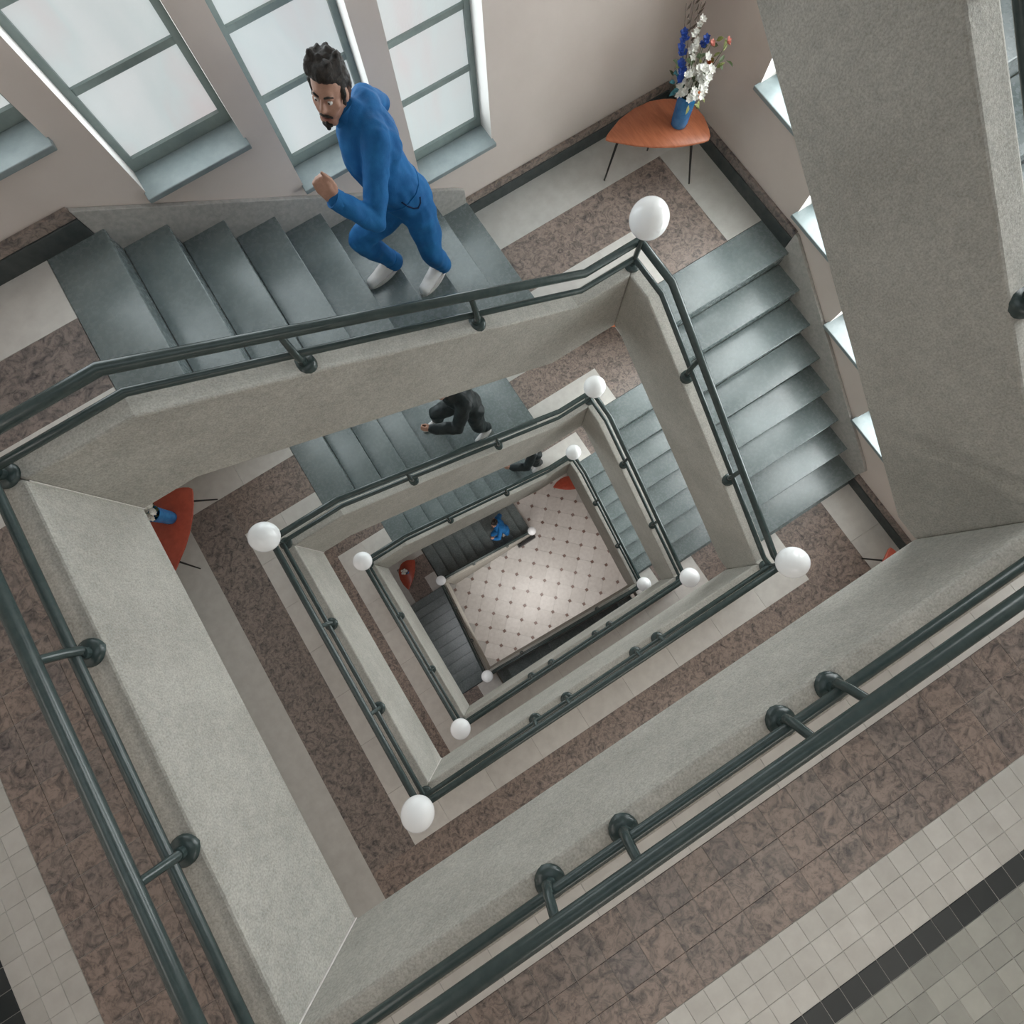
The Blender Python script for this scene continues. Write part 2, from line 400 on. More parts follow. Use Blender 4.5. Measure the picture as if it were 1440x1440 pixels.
def floor(n, tiles):
    z = LZ(n); th = 0.35; top = 0.012
    e = empty('floor', (0, 0, z), kind='structure') if n == 0 else empty('floor.%03d' % n, (0, 0, z), kind='structure')
    poly = [(XL, YF), (XW, YF), (XW, 0.206), (XO1, 0.206), (XO1, YO0), (XO0, YO0), (XO0, YO1), (XS, YO1), (XS, YW), (XL, YW)]
    MB().prism(poly, -th, -0.0035 if tiles else -top).build('slab', 'grout' if tiles else 'granite', e)
    # border slabs beside the parapets
    def slabs(x0, y0, x1, y1, along, size):
        L = (x1 - x0) if along == 'x' else (y1 - y0); k = max(1, round(L / size)); d = L / k
        g = 0.0015
        for i in range(k):
            if along == 'x': b = MB().box((x0 + i * d + g, y0 + g, -top), (x0 + (i + 1) * d - g, y1 - g, 0))
            else: b = MB().box((x0 + g, y0 + i * d + g, -top), (x1 - g, y0 + (i + 1) * d - g, 0))
            b.build('border_slab', 'border', e)
    sz = 0.28 if tiles else 0.55
    slabs(XB, YO1, XS, YO1 + BW, 'x', sz)
    slabs(XB + (0.075 if tiles else 0), YB, XO0, YO1, 'y', sz)
    if tiles: MB().box((XB, YB + 0.002, -top), (XB + 0.074, YO1, -0.001)).build('granite_slab', 'granite', e)
    slabs(XO0, YB, XO1 + BW, YO0, 'x', sz)
    slabs(XO1, YO0, XO1 + BW, 0.206, 'y', sz)
    # pale band along the back wall (to the stair) and the right wall
    slabs(XL, YW - 0.50, XS, YW, 'x', 0.6)
    slabs(XW - 0.43, YG, XW, 0.206, 'y', 0.6)
    if tiles:
        gs = GE / 3; wm = tile_mesh('white_tile', 'white_tile', 0.1085, 0.1085); dm = tile_mesh('dark_tile', 'dark_tile', 0.107, DE - .003)
        dm2 = tile_mesh('dark_tile', 'dark_tile', DE - .003, 0.107)
        gm = tile_mesh('granite_tile', 'granite', gs - 0.002, gs - 0.002); km = tile_mesh('grey_tile', 'grey_tile', 0.107, 0.107)
        def field(name, me, x0, y0, nx, ny, p, pk):
            for i in range(nx):
                for j in range(ny):
                    inst(name, me, e, (x0 + i * p[0], y0 + j * p[1], -top + random.uniform(-0.0008, 0.0008)))
        # bottom run of granite, white, dark and grey tiles, then the left run: what the picture shows
        x_first = XG
        field('granite_tile', gm, XG, YG, 33, 3, (gs, gs), 0)
        field('granite_tile', gm, XG, YB, 3, 16, (gs, gs), 0)
        strip('granite_slab', 'granite', e, XG + 33 * gs, YG, XW - .43, YB, -top, -0.001)
        strip('granite_slab', 'granite', e, XG, YB + 16 * gs, XB, YW - 0.5, -top, -0.001)
        strip('granite_slab', 'granite', e, XB, YO1 + BW, XS, YW - 0.5, -top, -0.001)
        strip('granite_slab', 'granite', e, XO1 + BW, YB, XW - .43, 0.206, -top, -0.001)
        field('white_tile', wm, XG + 1.65, YT, 28, 3, (0.11, 0.11), 0)
        field('white_tile', wm, XT, YG + 0.88, 3, 20, (0.11, 0.11), 0)
        strip('white_slab', 'white_tile', e, XT, YT, XG + 1.65, YG, -top, -0.001)
        strip('white_slab', 'white_tile', e, XG + 1.65 + 28 * .11, YT, XW - .43, YG, -top, -0.001)
        strip('white_slab', 'white_tile', e, XT, YG, XG, YG + .88, -top, -0.001)
        strip('white_slab', 'white_tile', e, XT, YG + .88 + 2.2, XG, YW - .5, -top, -0.001)
        field('dark_tile', dm, XK, YK, 50, 1, (0.11, DE), 0)
        field('dark_tile', dm2, XK, YT, 1, 24, (DE, 0.11), 0)
        field('grey_tile', km, XG + 2.42, YK - 0.66, 26, 6, (0.11, 0.11), 0)
        strip('grey_slab', 'grey_tile', e, XG + 2.42, YF, XW, YK - .66, -top, -0.001)
        strip('grey_slab', 'grey_tile', e, XL, YF, XG + 2.42, YK, -top, -0.001)
        strip('grey_slab', 'grey_tile', e, XL, YK, XK, YW - .5, -top, -0.001)
    else:
        strip('white_band', 'white_tile', e, XL, YT, XG, YW - .5, -top, 0)
        strip('white_band', 'white_tile', e, XG, YT, XW - .43, YG, -top, 0)
        strip('dark_band', 'dark_tile', e, XL, YK, XW, YT, -top, 0)
        strip('grey_slab', 'grey_tile', e, XL, YF, XW, YK, -top, 0)
        strip('granite_slab', 'granite', e, XG, YG, XW - .43, YB, -top, 0)
        strip('granite_slab', 'granite', e, XG, YB, XB, YW - .5, -top, 0)
        strip('granite_slab', 'granite', e, XB, YO1 + BW, XS, YW - .5, -top, 0)
        strip('granite_slab', 'granite', e, XO1 + BW, YB, XW - .43, 0.206, -top, 0)
    return e
floor(0, True); floor(1, False); floor(2, False)
fi = [3]
def corner_floor(z, x0, y0, x1, y1, border, bands):
    """a quarter landing: granite field, border slabs by the well, pale bands along the walls"""
    e = empty('floor.%03d' % fi[0], (0, 0, z), kind='structure'); fi[0] += 1
    MB().box((x0, y0, -0.35), (x1, y1, -0.012)).build('slab', 'concrete', e)
    MB().box((x0, y0, -0.012), (x1, y1, -0.002)).build('granite_slab', 'granite', e)
    for (a, b, c, d) in border: MB().box((a, b, -0.002), (c, d, 0.001)).build('border_slab', 'border', e)
    for (a, b, c, d) in bands: MB().box((a, b, -0.002), (c, d, 0.001)).build('white_slab', 'white_tile', e)
    return e
XE = XN1 + 8 * T                     # last riser of the back flights
for n in (0, 1, 2, 3):
    z = LZ(n) + TRH
    xa = XE if n else X1
    corner_floor(z, xa, YO1, XW, YW, [(xa, YO1, XO1, YO1 + BW), (XO1, YO1, XO1 + BW, YO1 + BW)],
                 [(xa, YW - 0.5, XW, YW), (XW - .43, YS, XW, YW - 0.5)])
    # strip of the quarter landing down to the right flight
    fl = bpy.data.objects['floor.%03d' % (fi[0] - 1)]
    MB().box((XO1, YS, -0.35), (XW, YO1, -0.012)).build('slab', 'concrete', fl)
    MB().box((XO1, YS, -0.012), (XW, YO1, -0.002)).build('granite_slab', 'granite', fl)
    MB().box((XO1, YS, -0.002), (XO1 + BW, YO1, 0.001)).build('border_slab', 'border', fl)
# lowest storey: three quarter landings
corner_floor(-6, XO1 - 0.15, YF + 1.7, XW, YO0, [(XO1 - 0.15, YB, XO1 + BW, YO0)], [(XW - .43, YF + 1.7, XW, YO0)])
f3 = bpy.data.objects['floor.%03d' % (fi[0] - 1)]
MB().box((XO1, YO0, -0.35), (XW, 0.206, -0.012)).build('slab', 'concrete', f3)
MB().box((XO1, YO0, -0.012), (XW, 0.206, -0.002)).build('granite_slab', 'granite', f3)
MB().box((XO1, YO0, -0.002), (XO1 + BW, 0.206, 0.001)).build('border_slab', 'border', f3)
MB().box((XW - .43, YO0, -0.002), (XW, 0.206, 0.001)).build('white_slab', 'white_tile', f3)
corner_floor(BL4, XL, YF + 1.7, 0.10, -0.13, [(XO0 - 0.34, -0.56, 0.10, -0.13)], [(XL, YF + 1.7, XL + .45, -0.13)])
corner_floor(TL4, XL, 2.75, -0.15, YW, [(-0.50, 2.75, -0.15, 3.30)], [(XL, YW - .42, -0.15, YW), (XL, 2.75, XL + .50, YW - .42)])
# ground floor of the lobby: octagonal tiles with small dark squares, laid diagonally
def lobby():
    e = empty('floor.%03d' % fi[0], (0, 0, GZ), kind='structure')
    MB().box((XL, YF, -0.3), (XW, YW, -0.012)).build('slab', 'grout', e)
    p = 0.4905; c = 0.072; g = 0.0025
    h = p / 2 - g; k = c
    oc = [(-h + k, -h), (h - k, -h), (h, -h + k), (h, h - k), (h - k, h), (-h + k, h), (-h, h - k), (-h, -h + k)]
    om = MB().prism(oc, -0.012, 0.0); me = mesh('octagon_tile', om.v, om.f); me.materials.append(MAT['octagon'])
    d = c - 0.008
    dm = MB().prism([(-d, 0), (0, -d), (d, 0), (0, d)], -0.012, 0.0005); md = mesh('corner_tile', dm.v, dm.f); md.materials.append(MAT['lobby_dot'])
    ca = math.cos(math.radians(45)); org = (2.217, 1.62)
    a0 = LOBBY_A
    ux, uy = math.cos(a0), math.sin(a0)
    cnt = 0
    for i in range(-12, 13):
        for j in range(-12, 13):
            for (q, nm, m_) in ((0, 'corner_tile', md), (0.5, 'octagon_tile', me)):
                s, t = (i + q) * p, (j + q) * p
                x = LOBBY_O[0] + s * ux - t * uy; y = LOBBY_O[1] + s * uy + t * ux
                if -0.2 < x < 5.45 and -1.3 < y < 4.3 and not (x < 2.9 and y > 2.9):
                    o = inst(nm, m_, e, (x, y, 0)); o.rotation_euler = (0, 0, a0); cnt += 1
    return cnt
lobby()
# ---------------------------------------------------------------- stair flights
# a profile is a list of (s, z) for the flight nosings; s runs along x or y
def flight(name, label, group, axis, s_start, z_start, direction, nr, run, c0, c1, depth=0.43, slab0=0.0, riser=R):
    """steps going down from (s_start, z_start) in +/- s; c0..c1 is the width; every tread and riser a part"""
    e = empty(name, (0, 0, 0), 0, label, 'stairs', group)
    def P(s, c, z): return (s, c, z) if axis == 'x' else (c, s, z)
    def bx(mb, sa, sb, ca, cb, za, zb):
        a, b = P(min(sa, sb), min(ca, cb), za), P(max(sa, sb), max(ca, cb), zb); return mb.box(a, b)
    d = direction
    g = 0.002
    # sawtooth body with a sloping soffit
    top = []
    s, z = s_start, z_start
    tk = 0.035
    pts = []
    if slab0: pts.append((s - d * slab0, z - tk))
    for i in range(nr):
        pts.append((s - d * 0.02, z - tk)); z2 = z - riser
        pts.append((s - d * 0.02, z2 - tk))
        s += d * run; z = z2
    pts[-1] = (pts[-1][0], pts[-1][1])
    s_end = s - d * run; z_end = z
    low_end = (s_end - d * 0.02, z_end - 0.35)
    hi = (pts[0][0], pts[0][1] - depth + 0.08)
    first = pts[0]
    poly = pts + [low_end, (s_start - d * slab0, z_start - depth)]
    v = [P(a, c0, b) for a, b in poly] + [P(a, c1, b) for a, b in poly]
    n = len(poly)
    f = [tuple(range(n)), tuple(reversed(range(n, 2 * n)))] + [(i, n + i, n + (i + 1) % n, (i + 1) % n) for i in range(n)]
    me = mesh('body', v, f); recalc(me); link('body', me, 'concrete', e)
    s, z = s_start, z_start
    for i in range(nr):
        if i > 0 or slab0:
            t = bx(MB(), s - d * (run - g if i else slab0 - g), s + d * 0.012, c0, c1, z - tk, z).build('tread', 'slate', e)
            bevel(t, 0.006)
        bx(MB(), s - d * 0.02, s - d * 0.0, c0, c1, z - riser + (0.001 if i < nr - 1 else 0.002), z - tk - 0.001).build('riser', 'slate', e)
        z -= riser; s += d * run
    if slab0: bx(MB(), s - d * run, s - d * (run - 0.058), c0, c1, z + 0.001, z + 0.005).build('foot_slab', 'slate', e)
    return e
C = 0.004
for n in range(0, 4):
    st = STOREY[n]
    flight('stair_flight', 'slate stair flight going down beside the right wall to ' + st, 'stair flights along the right wall', 'y', YN1, LZ(n) + TRH, -1, 8, T, XO1 + C, XW - C, slab0=YS - YN1)
for n in range(0, 3):
    st = STOREY[n]
    flight('stair_flight', 'slate stair flight under the back windows going down from ' + st, 'stair flights under the back windows', 'x', XN1, LZ(n), 1, 9, T, YO1 + C, YW - C, slab0=XN1 - XS)
flight('stair_flight', 'lowest slate stair flight on the front side, dark and in shade', None, 'x', 3.765, -6, -1, 13, 0.3, YF + 1.7, YO0 - C)
flight('stair_flight', 'dark slate stair flight on the left side above the lobby', None, 'y', -0.13 + 0.0, BL4, 1, 12, 2.88 / 11, XL + C, XO0 - C)
flight('stair_flight', 'bottom slate stair flight reaching the patterned lobby floor', None, 'x', -0.15 + 0.0, TL4, 1, 11, 0.335, YO1 + C, YW - C)

# ---------------------------------------------------------------- parapets round the well
def ev(pl, s):
    for (a, za), (b, zb) in zip(pl[:-1], pl[1:]):
        if min(a, b) - 1e-9 <= s <= max(a, b) + 1e-9:
            return za + (zb - za) * ((s - a) / (b - a) if b != a else 0)
    return pl[0][1] if abs(s - pl[0][0]) < abs(s - pl[-1][0]) else pl[-1][1]
def parapet(name, label, axis, inner, outer, topl, botl, ext0, ext1):
    """wall strip whose inner face spans the polylines; the outer face is mitred by ext0 / ext1 at its ends"""
    S = sorted({round(p[0], 5) for p in topl} | {round(p[0], 5) for p in botl})
    def P(s, c, z): return (s, c, z) if axis == 'x' else (c, s, z)
    v = []
    for i, s in enumerate(S):
        so = s - ext0 if i == 0 else (s + ext1 if i == len(S) - 1 else s)
        zt, zb = ev(topl, s), ev(botl, s)
        v += [P(s, inner, zt), P(s, inner, zb), P(so, outer, zt), P(so, outer, zb)]
    f = []
    for i in range(len(S) - 1):
        a, b = 4 * i, 4 * i + 4
        f += [(a, b, b + 1, a + 1), (a + 2, a + 3, b + 3, b + 2), (a, a + 2, b + 2, b), (a + 1, b + 1, b + 3, a + 3)]
    L = 4 * (len(S) - 1)
    f += [(0, 1, 3, 2), (L, L + 2, L + 3, L + 1)]
    me = mesh(name, v, f); recalc(me)
    o = link(name, me, 'concrete'); tag(o, label, 'parapet', 'concrete parapets round the stairwell')
    bevel(o, 0.014, 2)
    return o
PH, PB = 0.45, -0.35
def top_line(n):        # parapet of the back flight going down from storey n
    z, zt = LZ(n), LZ(n) - H + TRH
    a = XN1 - (PH - 0.37) / M; b = XN1 + (z + 0.37 - zt - PH) / M
    c = XN1 - (0.55 + PB) / M; d = XN1 + (z - 0.55 - zt - PB) / M
    return [(X0, z + PH), (a, z + PH), (b, zt + PH), (X1, zt + PH)], [(X0, z + PB), (c, z + PB), (d, zt + PB), (X1, zt + PB)]
def right_line(n):      # parapet of the right flight going down to storey n
    z, zt = LZ(n), LZ(n) + TRH
    a = YN1 + (PH - 0.36) / M; b = YN1 - (zt + 0.36 - z - PH) / M
    c = YN1 + (0.53 + PB) / M; d = YN1 - (zt - 0.53 - z - PB) / M
    return [(Y0, z + PH), (max(b, Y0 + .02), z + PH), (a, zt + PH), (Y1, zt + PH)], [(Y0, z + PB), (d, z + PB), (c, zt + PB), (Y1, zt + PB)]
G = 0.0
for n in range(0, 4):
    t, b = right_line(n)
    parapet('parapet', 'sloping concrete parapet of the right flight leading to ' + STOREY[n], 'y', X1, XO1, t, b, PT, PT)
for n in range(0, 3):
    z = LZ(n)
    t, b = top_line(n)
    parapet('parapet', 'sloping concrete parapet below the back windows leading down from ' + STOREY[n], 'x', Y1, YO1, t, b, PT, PT)
    parapet('parapet', 'straight concrete parapet on the left of the well at ' + STOREY[n], 'y', X0, XO0, [(Y0, z + PH), (Y1, z + PH)], [(Y0, z + PB), (Y1, z + PB)], PT, PT)
    parapet('parapet', 'straight concrete parapet on the front side of the well at ' + STOREY[n], 'x', Y0, YO0, [(X0, z + PH), (X1, z + PH)], [(X0, z + PB), (X1, z + PB)], PT, PT)
for n in (0, 1):
    for p in bpy.data.objects:
        if p.get('label') == 'straight concrete parapet on the left of the well at ' + STOREY[n]:
            for y in (Y0, Y1 - 0.006):
                MB().box((X0 - .001, y, LZ(n) + PB + .005), (X0 + 0.006, y + .006, LZ(n) + PH - .014)).build('corner_bead', 'reveal', p)
# lowest turn: three flights with parapets
zb4 = [(X0, BL4 + PH), (0.25, BL4 + PH), (3.75, -6 + PH), (X1, -6 + PH)]
parapet('parapet', 'lowest sloping parapet on the front side of the well, in deep shade', 'x', Y0, YO0, zb4, [(a, z - 0.85) for a, z in zb4], PT, PT)
zl4 = [(Y0, BL4 + PH), (2.65, TL4 + PH + 0.05), (Y1, TL4 + PH)]
parapet('parapet', 'sloping parapet on the left of the patterned lobby floor', 'y', X0, XO0, zl4, [(a, z - 0.85) for a, z in zl4], PT, PT)
XN = 3.16
zt4 = [(X0, TL4 + PH), (0.2, TL4 + PH), (XN - .25, GZ + PH + .08), (XN, GZ + PH + .06)]
parapet('parapet', 'lowest parapet ending on the lobby floor below the back windows', 'x', Y1, YO1, zt4, [(X0, GZ + 0.001), (XN, GZ + 0.001)], PT, 0)
tag(bevel(MB().box((XN - 0.62, Y1 - 0.14, GZ + 0.001), (XN + 0.06, Y1 - 0.05, GZ + 0.30)).build('boot_rail', 'black'), 0.01), 'small dark bar at the foot of the lowest parapet in the lobby', 'rail')

# ---------------------------------------------------------------- handrails
UR, LR = 0.0325, 0.0235
UO, LO, FO = 0.090, 0.066, 0.068      # offsets outward from the inner face
UZ, LZZ = 0.722, 0.548                # heights of the rails above the floor
def handrail(label, axis, inner, sgn, up, lo, base_top, posts, ends):
    """two pipes on bent brackets; up / lo: polylines (s, z); posts: list of s; sgn: outward direction"""
    e = empty('handrail', (0, 0, 0), 0, label, 'handrail', 'green pipe handrails round the stairwell')
    def P(s, off, z):
        c = inner + sgn * off
        return (s, c, z) if axis == 'x' else (c, s, z)
    MB().tube([P(s, UO, z) for s, z in up], UR, 14).build('upper_rail', 'rail', e, angle=50)
    MB().tube([P(s, LO, z) for s, z in lo], LR, 12).build('lower_rail', 'rail', e, angle=50)
    for s in posts:
        zt, zu, zl = ev(base_top, s), ev(up, s), ev(lo, s)
        sl = 0.0
        k = MB().tube([P(s, FO - 0.004, zt + 0.012), P(s, FO - 0.012, zt + 0.05), P(s, FO - 0.012, zl - 0.05), P(s, LO - 0.030, zl + 0.0), P(s, LO - 0.016, zl + 0.07), P(s, UO - 0.006, zu - UR * 0.6)],
                      [0.019, 0.021, 0.022, 0.022, 0.022, 0.021], 10).build('bracket', 'rail', e, angle=60)
        c = P(s, FO, zt)
        MB().lathe([(0.066, -0.02), (0.066, 0.012), (0.058, 0.024), (0.030, 0.030), (0.030, 0.055), (0.016, 0.062)], c, 20).build('flange', 'rail', k, angle=45)
    return e
def offset_rail(pl, dz): return [(s, z + dz) for s, z in pl]
E_U, E_L = UO + UR * 0.0, LO
def flat_rails(label, axis, inner, sgn, a, b, z, posts):
    handrail(label, axis, inner, sgn, [(a - E_U, z + UZ), (b + E_U, z + UZ)], [(a - E_L, z + LZZ), (b + E_L, z + LZZ)], [(a, z + PH), (b, z + PH)], posts, 0)
SLU, SLL = 0.69, 0.50                 # rail heights above the nosing line
def slope_poly(s0, z0, s1, z1, flat, slope, s_n, z_n, m, ext):
    """flat at z0+flat, sloping parallel to the nosings, flat at z1+flat; nosing line through (s_n, z_n) with slope m per +s"""
    a = s_n + (z0 + flat - slope - z_n) / m; b = s_n + (z1 + flat - slope - z_n) / m
    lo_, hi_ = min(s0, s1), max(s0, s1)
    a = min(max(a, lo_ + .03), hi_ - .03); b = min(max(b, lo_ + .03), hi_ - .03)
    d = 1 if s1 > s0 else -1
    return [(s0 - d * ext, z0 + flat), (a, z0 + flat), (b, z1 + flat), (s1 + d * ext, z1 + flat)]
for n in range(0, 4):
    z, zt = LZ(n), LZ(n) + TRH
    up = slope_poly(Y1, zt, Y0, z, UZ, SLU, YN1, zt, M, E_U); lo = slope_poly(Y1, zt, Y0, z, LZZ, SLL, YN1, zt, M, E_L)
    handrail('green pipe handrail sloping down the right flight to ' + STOREY[n], 'y', X1, 1, up, lo, right_line(n)[0], [1.885, 0.935], 0)
for n in range(0, 3):
    z, zt = LZ(n), LZ(n) - H + TRH
    up = slope_poly(X0, z, X1, zt, UZ, SLU, XN1, z, -M, E_U); lo = slope_poly(X0, z, X1, zt, LZZ, SLL, XN1, z, -M, E_L)
    handrail('green pipe handrail sloping below the back windows from ' + STOREY[n], 'x', Y1, 1, up, lo, top_line(n)[0], [1.386, 2.503], 0)
    flat_rails('level green pipe handrail on the left of the well at ' + STOREY[n], 'y', X0, -1, Y0, Y1, z, [1.872, 0.906])
    flat_rails('level green pipe handrail on the front side of the well at ' + STOREY[n], 'x', Y0, -1, X0, X1, z, [2.65, 2.385, 1.57, 1.20])
handrail('dark handrail of the lowest front flight in the shade', 'x', Y0, -1, offset_rail([(X0 - E_U,zb4[0][1])] + zb4[1:3] + [(X1 + E_U, zb4[3][1])], .265), offset_rail([(X0 - E_L,zb4[0][1])] + zb4[1:3] + [(X1 + E_L, zb4[3][1])], .12), zb4, [1.0, 3.0], 0)
handrail('green handrail of the flight left of the patterned floor', 'y', X0, -1, offset_rail([(Y0 - E_U, zl4[0][1])] + zl4[1:2] + [(Y1 + E_U, zl4[2][1])], .265), offset_rail([(Y0 - E_L, zl4[0][1])] + zl4[1:2] + [(Y1 + E_L, zl4[2][1])], .12), zl4, [0.9, 1.9], 0)
handrail('bright handrail of the bottom flight ending at the lobby globe', 'x', Y1, 1, offset_rail([(X0 - E_U, zt4[0][1])] + zt4[1:], .265), offset_rail([(X0 - E_L, zt4[0][1])] + zt4[1:], .12), zt4, [1.0, 2.2], 0)

# ---------------------------------------------------------------- globe lamps on the corner posts
def globe(label, x, y, z, fx, fy, zf, group='white globe lamps on the corner posts'):
    """globe centre (x, y, z); the stem stands on the parapet corner (fx, fy, zf)"""
    e = empty('globe_lamp', (fx, fy, zf), 0, label, 'lamp', group)
    gr = 0.143
    MB().lathe([(0.066, 0.0005), (0.066, 0.012), (0.056, 0.024), (0.03, 0.03), (0.03, 0.055), (0.016, 0.06)], (0, 0, 0), 20).build('flange', 'rail', e, angle=45)
    dx, dy, dz = x - fx, y - fy, z - zf
    MB().tube([(0, 0, 0.03), (dx * 0.3, dy * 0.3, dz * 0.3), (dx, dy, dz - gr - 0.01)], [0.021, 0.022, 0.022], 12).build('stem', 'rail', e, angle=50)
    MB().lathe([(0.024, -0.035), (0.05, -0.03), (0.052, 0.012), (0.03, 0.02)], (dx, dy, dz - gr), 20).build('collar', 'rail', e, angle=40)
    pr = [(max(0.001, gr * math.sin(math.pi * i / 24)), -gr * math.cos(math.pi * i / 24)) for i in range(25)]
    MB().lathe(pr, (dx, dy, dz), 32).build('globe', 'opal', e, True)
    return e
GH = 1.0587
CN = {'BL': ('front left', X0 - FO, Y0 - FO, 0.0, 0.0), 'BR': ('front right', X1 + FO, Y0 - FO, 3.954, 0.0), 'TL': ('back left', X0 - FO, Y1 + FO, 0.0, 2.812)}
for n in (1, 2):
    for k, (t_, fx, fy, gx, gy) in CN.items():
        globe('white globe lamp on the %s corner post of %s' % (t_, STOREY[n]), gx, gy, LZ(n) + GH, fx, fy, LZ(n) + PH)
globe('white globe lamp on the front right corner post of the lowest storey', 3.954, 0, -6 + GH, X1 + FO, Y0 - FO, -6 + PH)
for n, w in ((1, 'largest white globe lamp, on the top quarter landing by the table'), (2, 'white globe lamp on the second quarter landing from the top'), (3, 'white globe lamp on the third quarter landing from the top')):
    z = LZ(n) + TRH
    globe(w, 3.954, 2.812, z + GH, X1 + FO, Y1 + FO, z + PH)
globe('small white globe lamp at the lower left corner of the lobby opening', 0, 0, BL4 + GH, X0 - FO, Y0 - FO, BL4 + PH)
globe('small white globe lamp at the upper left corner of the lobby opening', 0, 2.812, TL4 + GH, X0 - FO, Y1 + FO, TL4 + PH)
globe('smallest white globe lamp at the foot of the bottom flight', 3.16, 2.812, GZ + GH, 3.10, Y1 + FO, GZ + PH + .06)
# top storey corner flanges carry lamp posts that leave the picture upwards
t_, fx, fy, gx, gy = CN['TL']
globe('globe lamp post at the left edge of the picture, on the nearest storey', gx, gy, 3 + GH, fx, fy, 3 + PH)

# ---------------------------------------------------------------- skirtings
def skirt_flight(name, axis, pts, plane, sgn, h_up=0.15, h_dn=0.36, th=0.022, mat='skirt', parent=None):
    def P(s, c, z): return (s, c, z) if axis == 'x' else (c, s, z)
    v = []
    for s, z in pts:
        v += [P(s, plane, z + h_up), P(s, plane, z - h_dn), P(s, plane + sgn * th, z + h_up), P(s, plane + sgn * th, z - h_dn)]
    f = []
    for i in range(len(pts) - 1):
        a, b = 4 * i, 4 * i + 4
        f += [(a, b, b + 1, a + 1), (a + 2, a + 3, b + 3, b + 2), (a, a + 2, b + 2, b), (a + 1, b + 1, b + 3, a + 3)]
    L = 4 * (len(pts) - 1); f += [(0, 1, 3, 2), (L, L + 2, L + 3, L + 1)]
    me = mesh(name, v, f); recalc(me); o = link(name, me, mat, parent)
    if parent is None: tag(o, kind='structure')
    bevel(o, 0.005); return o
def baseboard(name, axis, pts, plane, sgn):
    o = skirt_flight(name, axis, pts, plane, sgn, 0.125, 0.012, 0.038, 'skirt_dark')
    skirt_flight('stone_cap', axis, [(s, z + 0.126) for s, z in pts], plane, sgn, 0.07, 0.0, 0.030, 'granite', o)
    return o
for n in range(0, 3):
    z, zt = LZ(n), LZ(n) - H + TRH
    baseboard('baseboard_back', 'x', [(XL + .03, z), (XN1 - 0.052, z)], YW, -1)
    baseboard('baseboard_back', 'x', [(XE + .005, zt), (XW - .03, zt)], YW, -1)
    o = skirt_flight('trim_%d' % (n + 1), 'x', [(XN1 - 0.05, z), (XE - .08, zt + R + 0.02), (XE + 0.005, zt + R - 0.04)], YW - 0.001, -1, 0.185, 0.30, 0.034)
for n in range(0, 4):
    z, zt = LZ(n), LZ(n) + TRH
    baseboard('baseboard_right', 'y', [(YW - .03, zt), (YN1 + 0.052, zt)], XW, -1)
    baseboard('baseboard_right', 'y', [(0.2, z), (YF, z)], XW, -1)
    skirt_flight('trim_%d' % (n + 5), 'y', [(YN1 + .05, zt), (YN1 + .02, zt), (0.206 + .08, z + R + .04), (0.206, z + R - 0.02)], XW - 0.001, -1, 0.185, 0.30, 0.034)
    if n < 3: baseboard('baseboard_left', 'y', [(YW - .03, z), (YF, z)], XL, 1)

# ---------------------------------------------------------------- the storey above: its floor and flight seen from below
tag(MB().prism([(XL, YF), (XW, YF), (XW, 0.206), (XO1, 0.206), (XO1, YO0), (XO0, YO0), (XO0, YO1), (XS, YO1), (XS, YW), (XL, YW)], 5.66, 6.0).build('ceiling', 'ceiling'), kind='structure')
# roof with an opening over the well
rf = MB()
rf.box((XL, YF, TOPZ), (XW, Y0 - .2, TOPZ + .2)); rf.box((XL, Y1 + .2, TOPZ), (XW, YW + WD, TOPZ + .2))
rf.box((XL, Y0 - .2, TOPZ), (X0 - .2, Y1 + .2, TOPZ + .2)); rf.box((X1 + .2, Y0 - .2, TOPZ), (XW, Y1 + .2, TOPZ + .2))
tag(rf.build('ceiling', 'ceiling'), kind='structure')
# ---------------------------------------------------------------- corner tables, vases and flowers
TOPO = [(-0.447, 0.0), (-0.44, 0.03), (-0.421, 0.064), (-0.33, 0.194), (-0.196, 0.312), (-0.061, 0.383), (0.06, 0.408), (0.13, 0.409), (0.253, 0.385), (0.33, 0.33), (0.403, 0.231),
        (0.446, 0.09), (0.452, 0.03), (0.44, -0.005), (0.40, -0.025), (0.28, -0.055), (0.15, -0.074), (-0.026, -0.078), (-0.179, -0.064), (-0.32, -0.035), (-0.42, -0.015)]
def table(label, loc, rz, mat):
    e = empty('corner_table', loc, rz, label, 'table', 'three legged corner tables')
    n = len(TOPO); h = 0.5
    v = []; 
    for z, k in ((h - 0.024, 0.955), (h - 0.016, 1.0), (h - 0.004, 1.0), (h, 0.985)):
        v += [(0.0 + (x - 0.0) * k, 0.15 + (y - 0.15) * k, z) for x, y in TOPO]
    f = [tuple(range(n))[::-1] if False else tuple(reversed(range(n))), tuple(range(3 * n, 4 * n))]
    for L in range(3):
        for i in range(n): f.append((L * n + i, L * n + (i + 1) % n, (L + 1) * n + (i + 1) % n, (L + 1) * n + i))
    me = mesh('tabletop', v, f); recalc(me); link('tabletop', me, mat, e); sharp(me, 50)
    for (tx, ty, fx, fy) in ((-0.32, 0.06, -0.385, 0.042), (0.30, 0.04, 0.42, 0.006), (0.02, 0.27, 0.03, 0.37)):
        MB().tube([(tx, ty, h - 0.026), (tx + (fx - tx) * .5, ty + (fy - ty) * .5, (h - .026) / 2), (fx, fy, 0.002)], [0.013, 0.010, 0.0075], 10).build('leg', 'black', e, angle=50)
    MB().prism([(-0.30, 0.05), (0.28, 0.03), (0.02, 0.25)], h - 0.04, h - 0.0245).build('leg_plate', 'black', e)
    return e
TRF = (4.826, 3.703); TRA = math.radians(-33.9)
table('orange wooden corner table holding the tall bouquet on the top quarter landing', (TRF[0], TRF[1], TRH), TRA, 'wood')
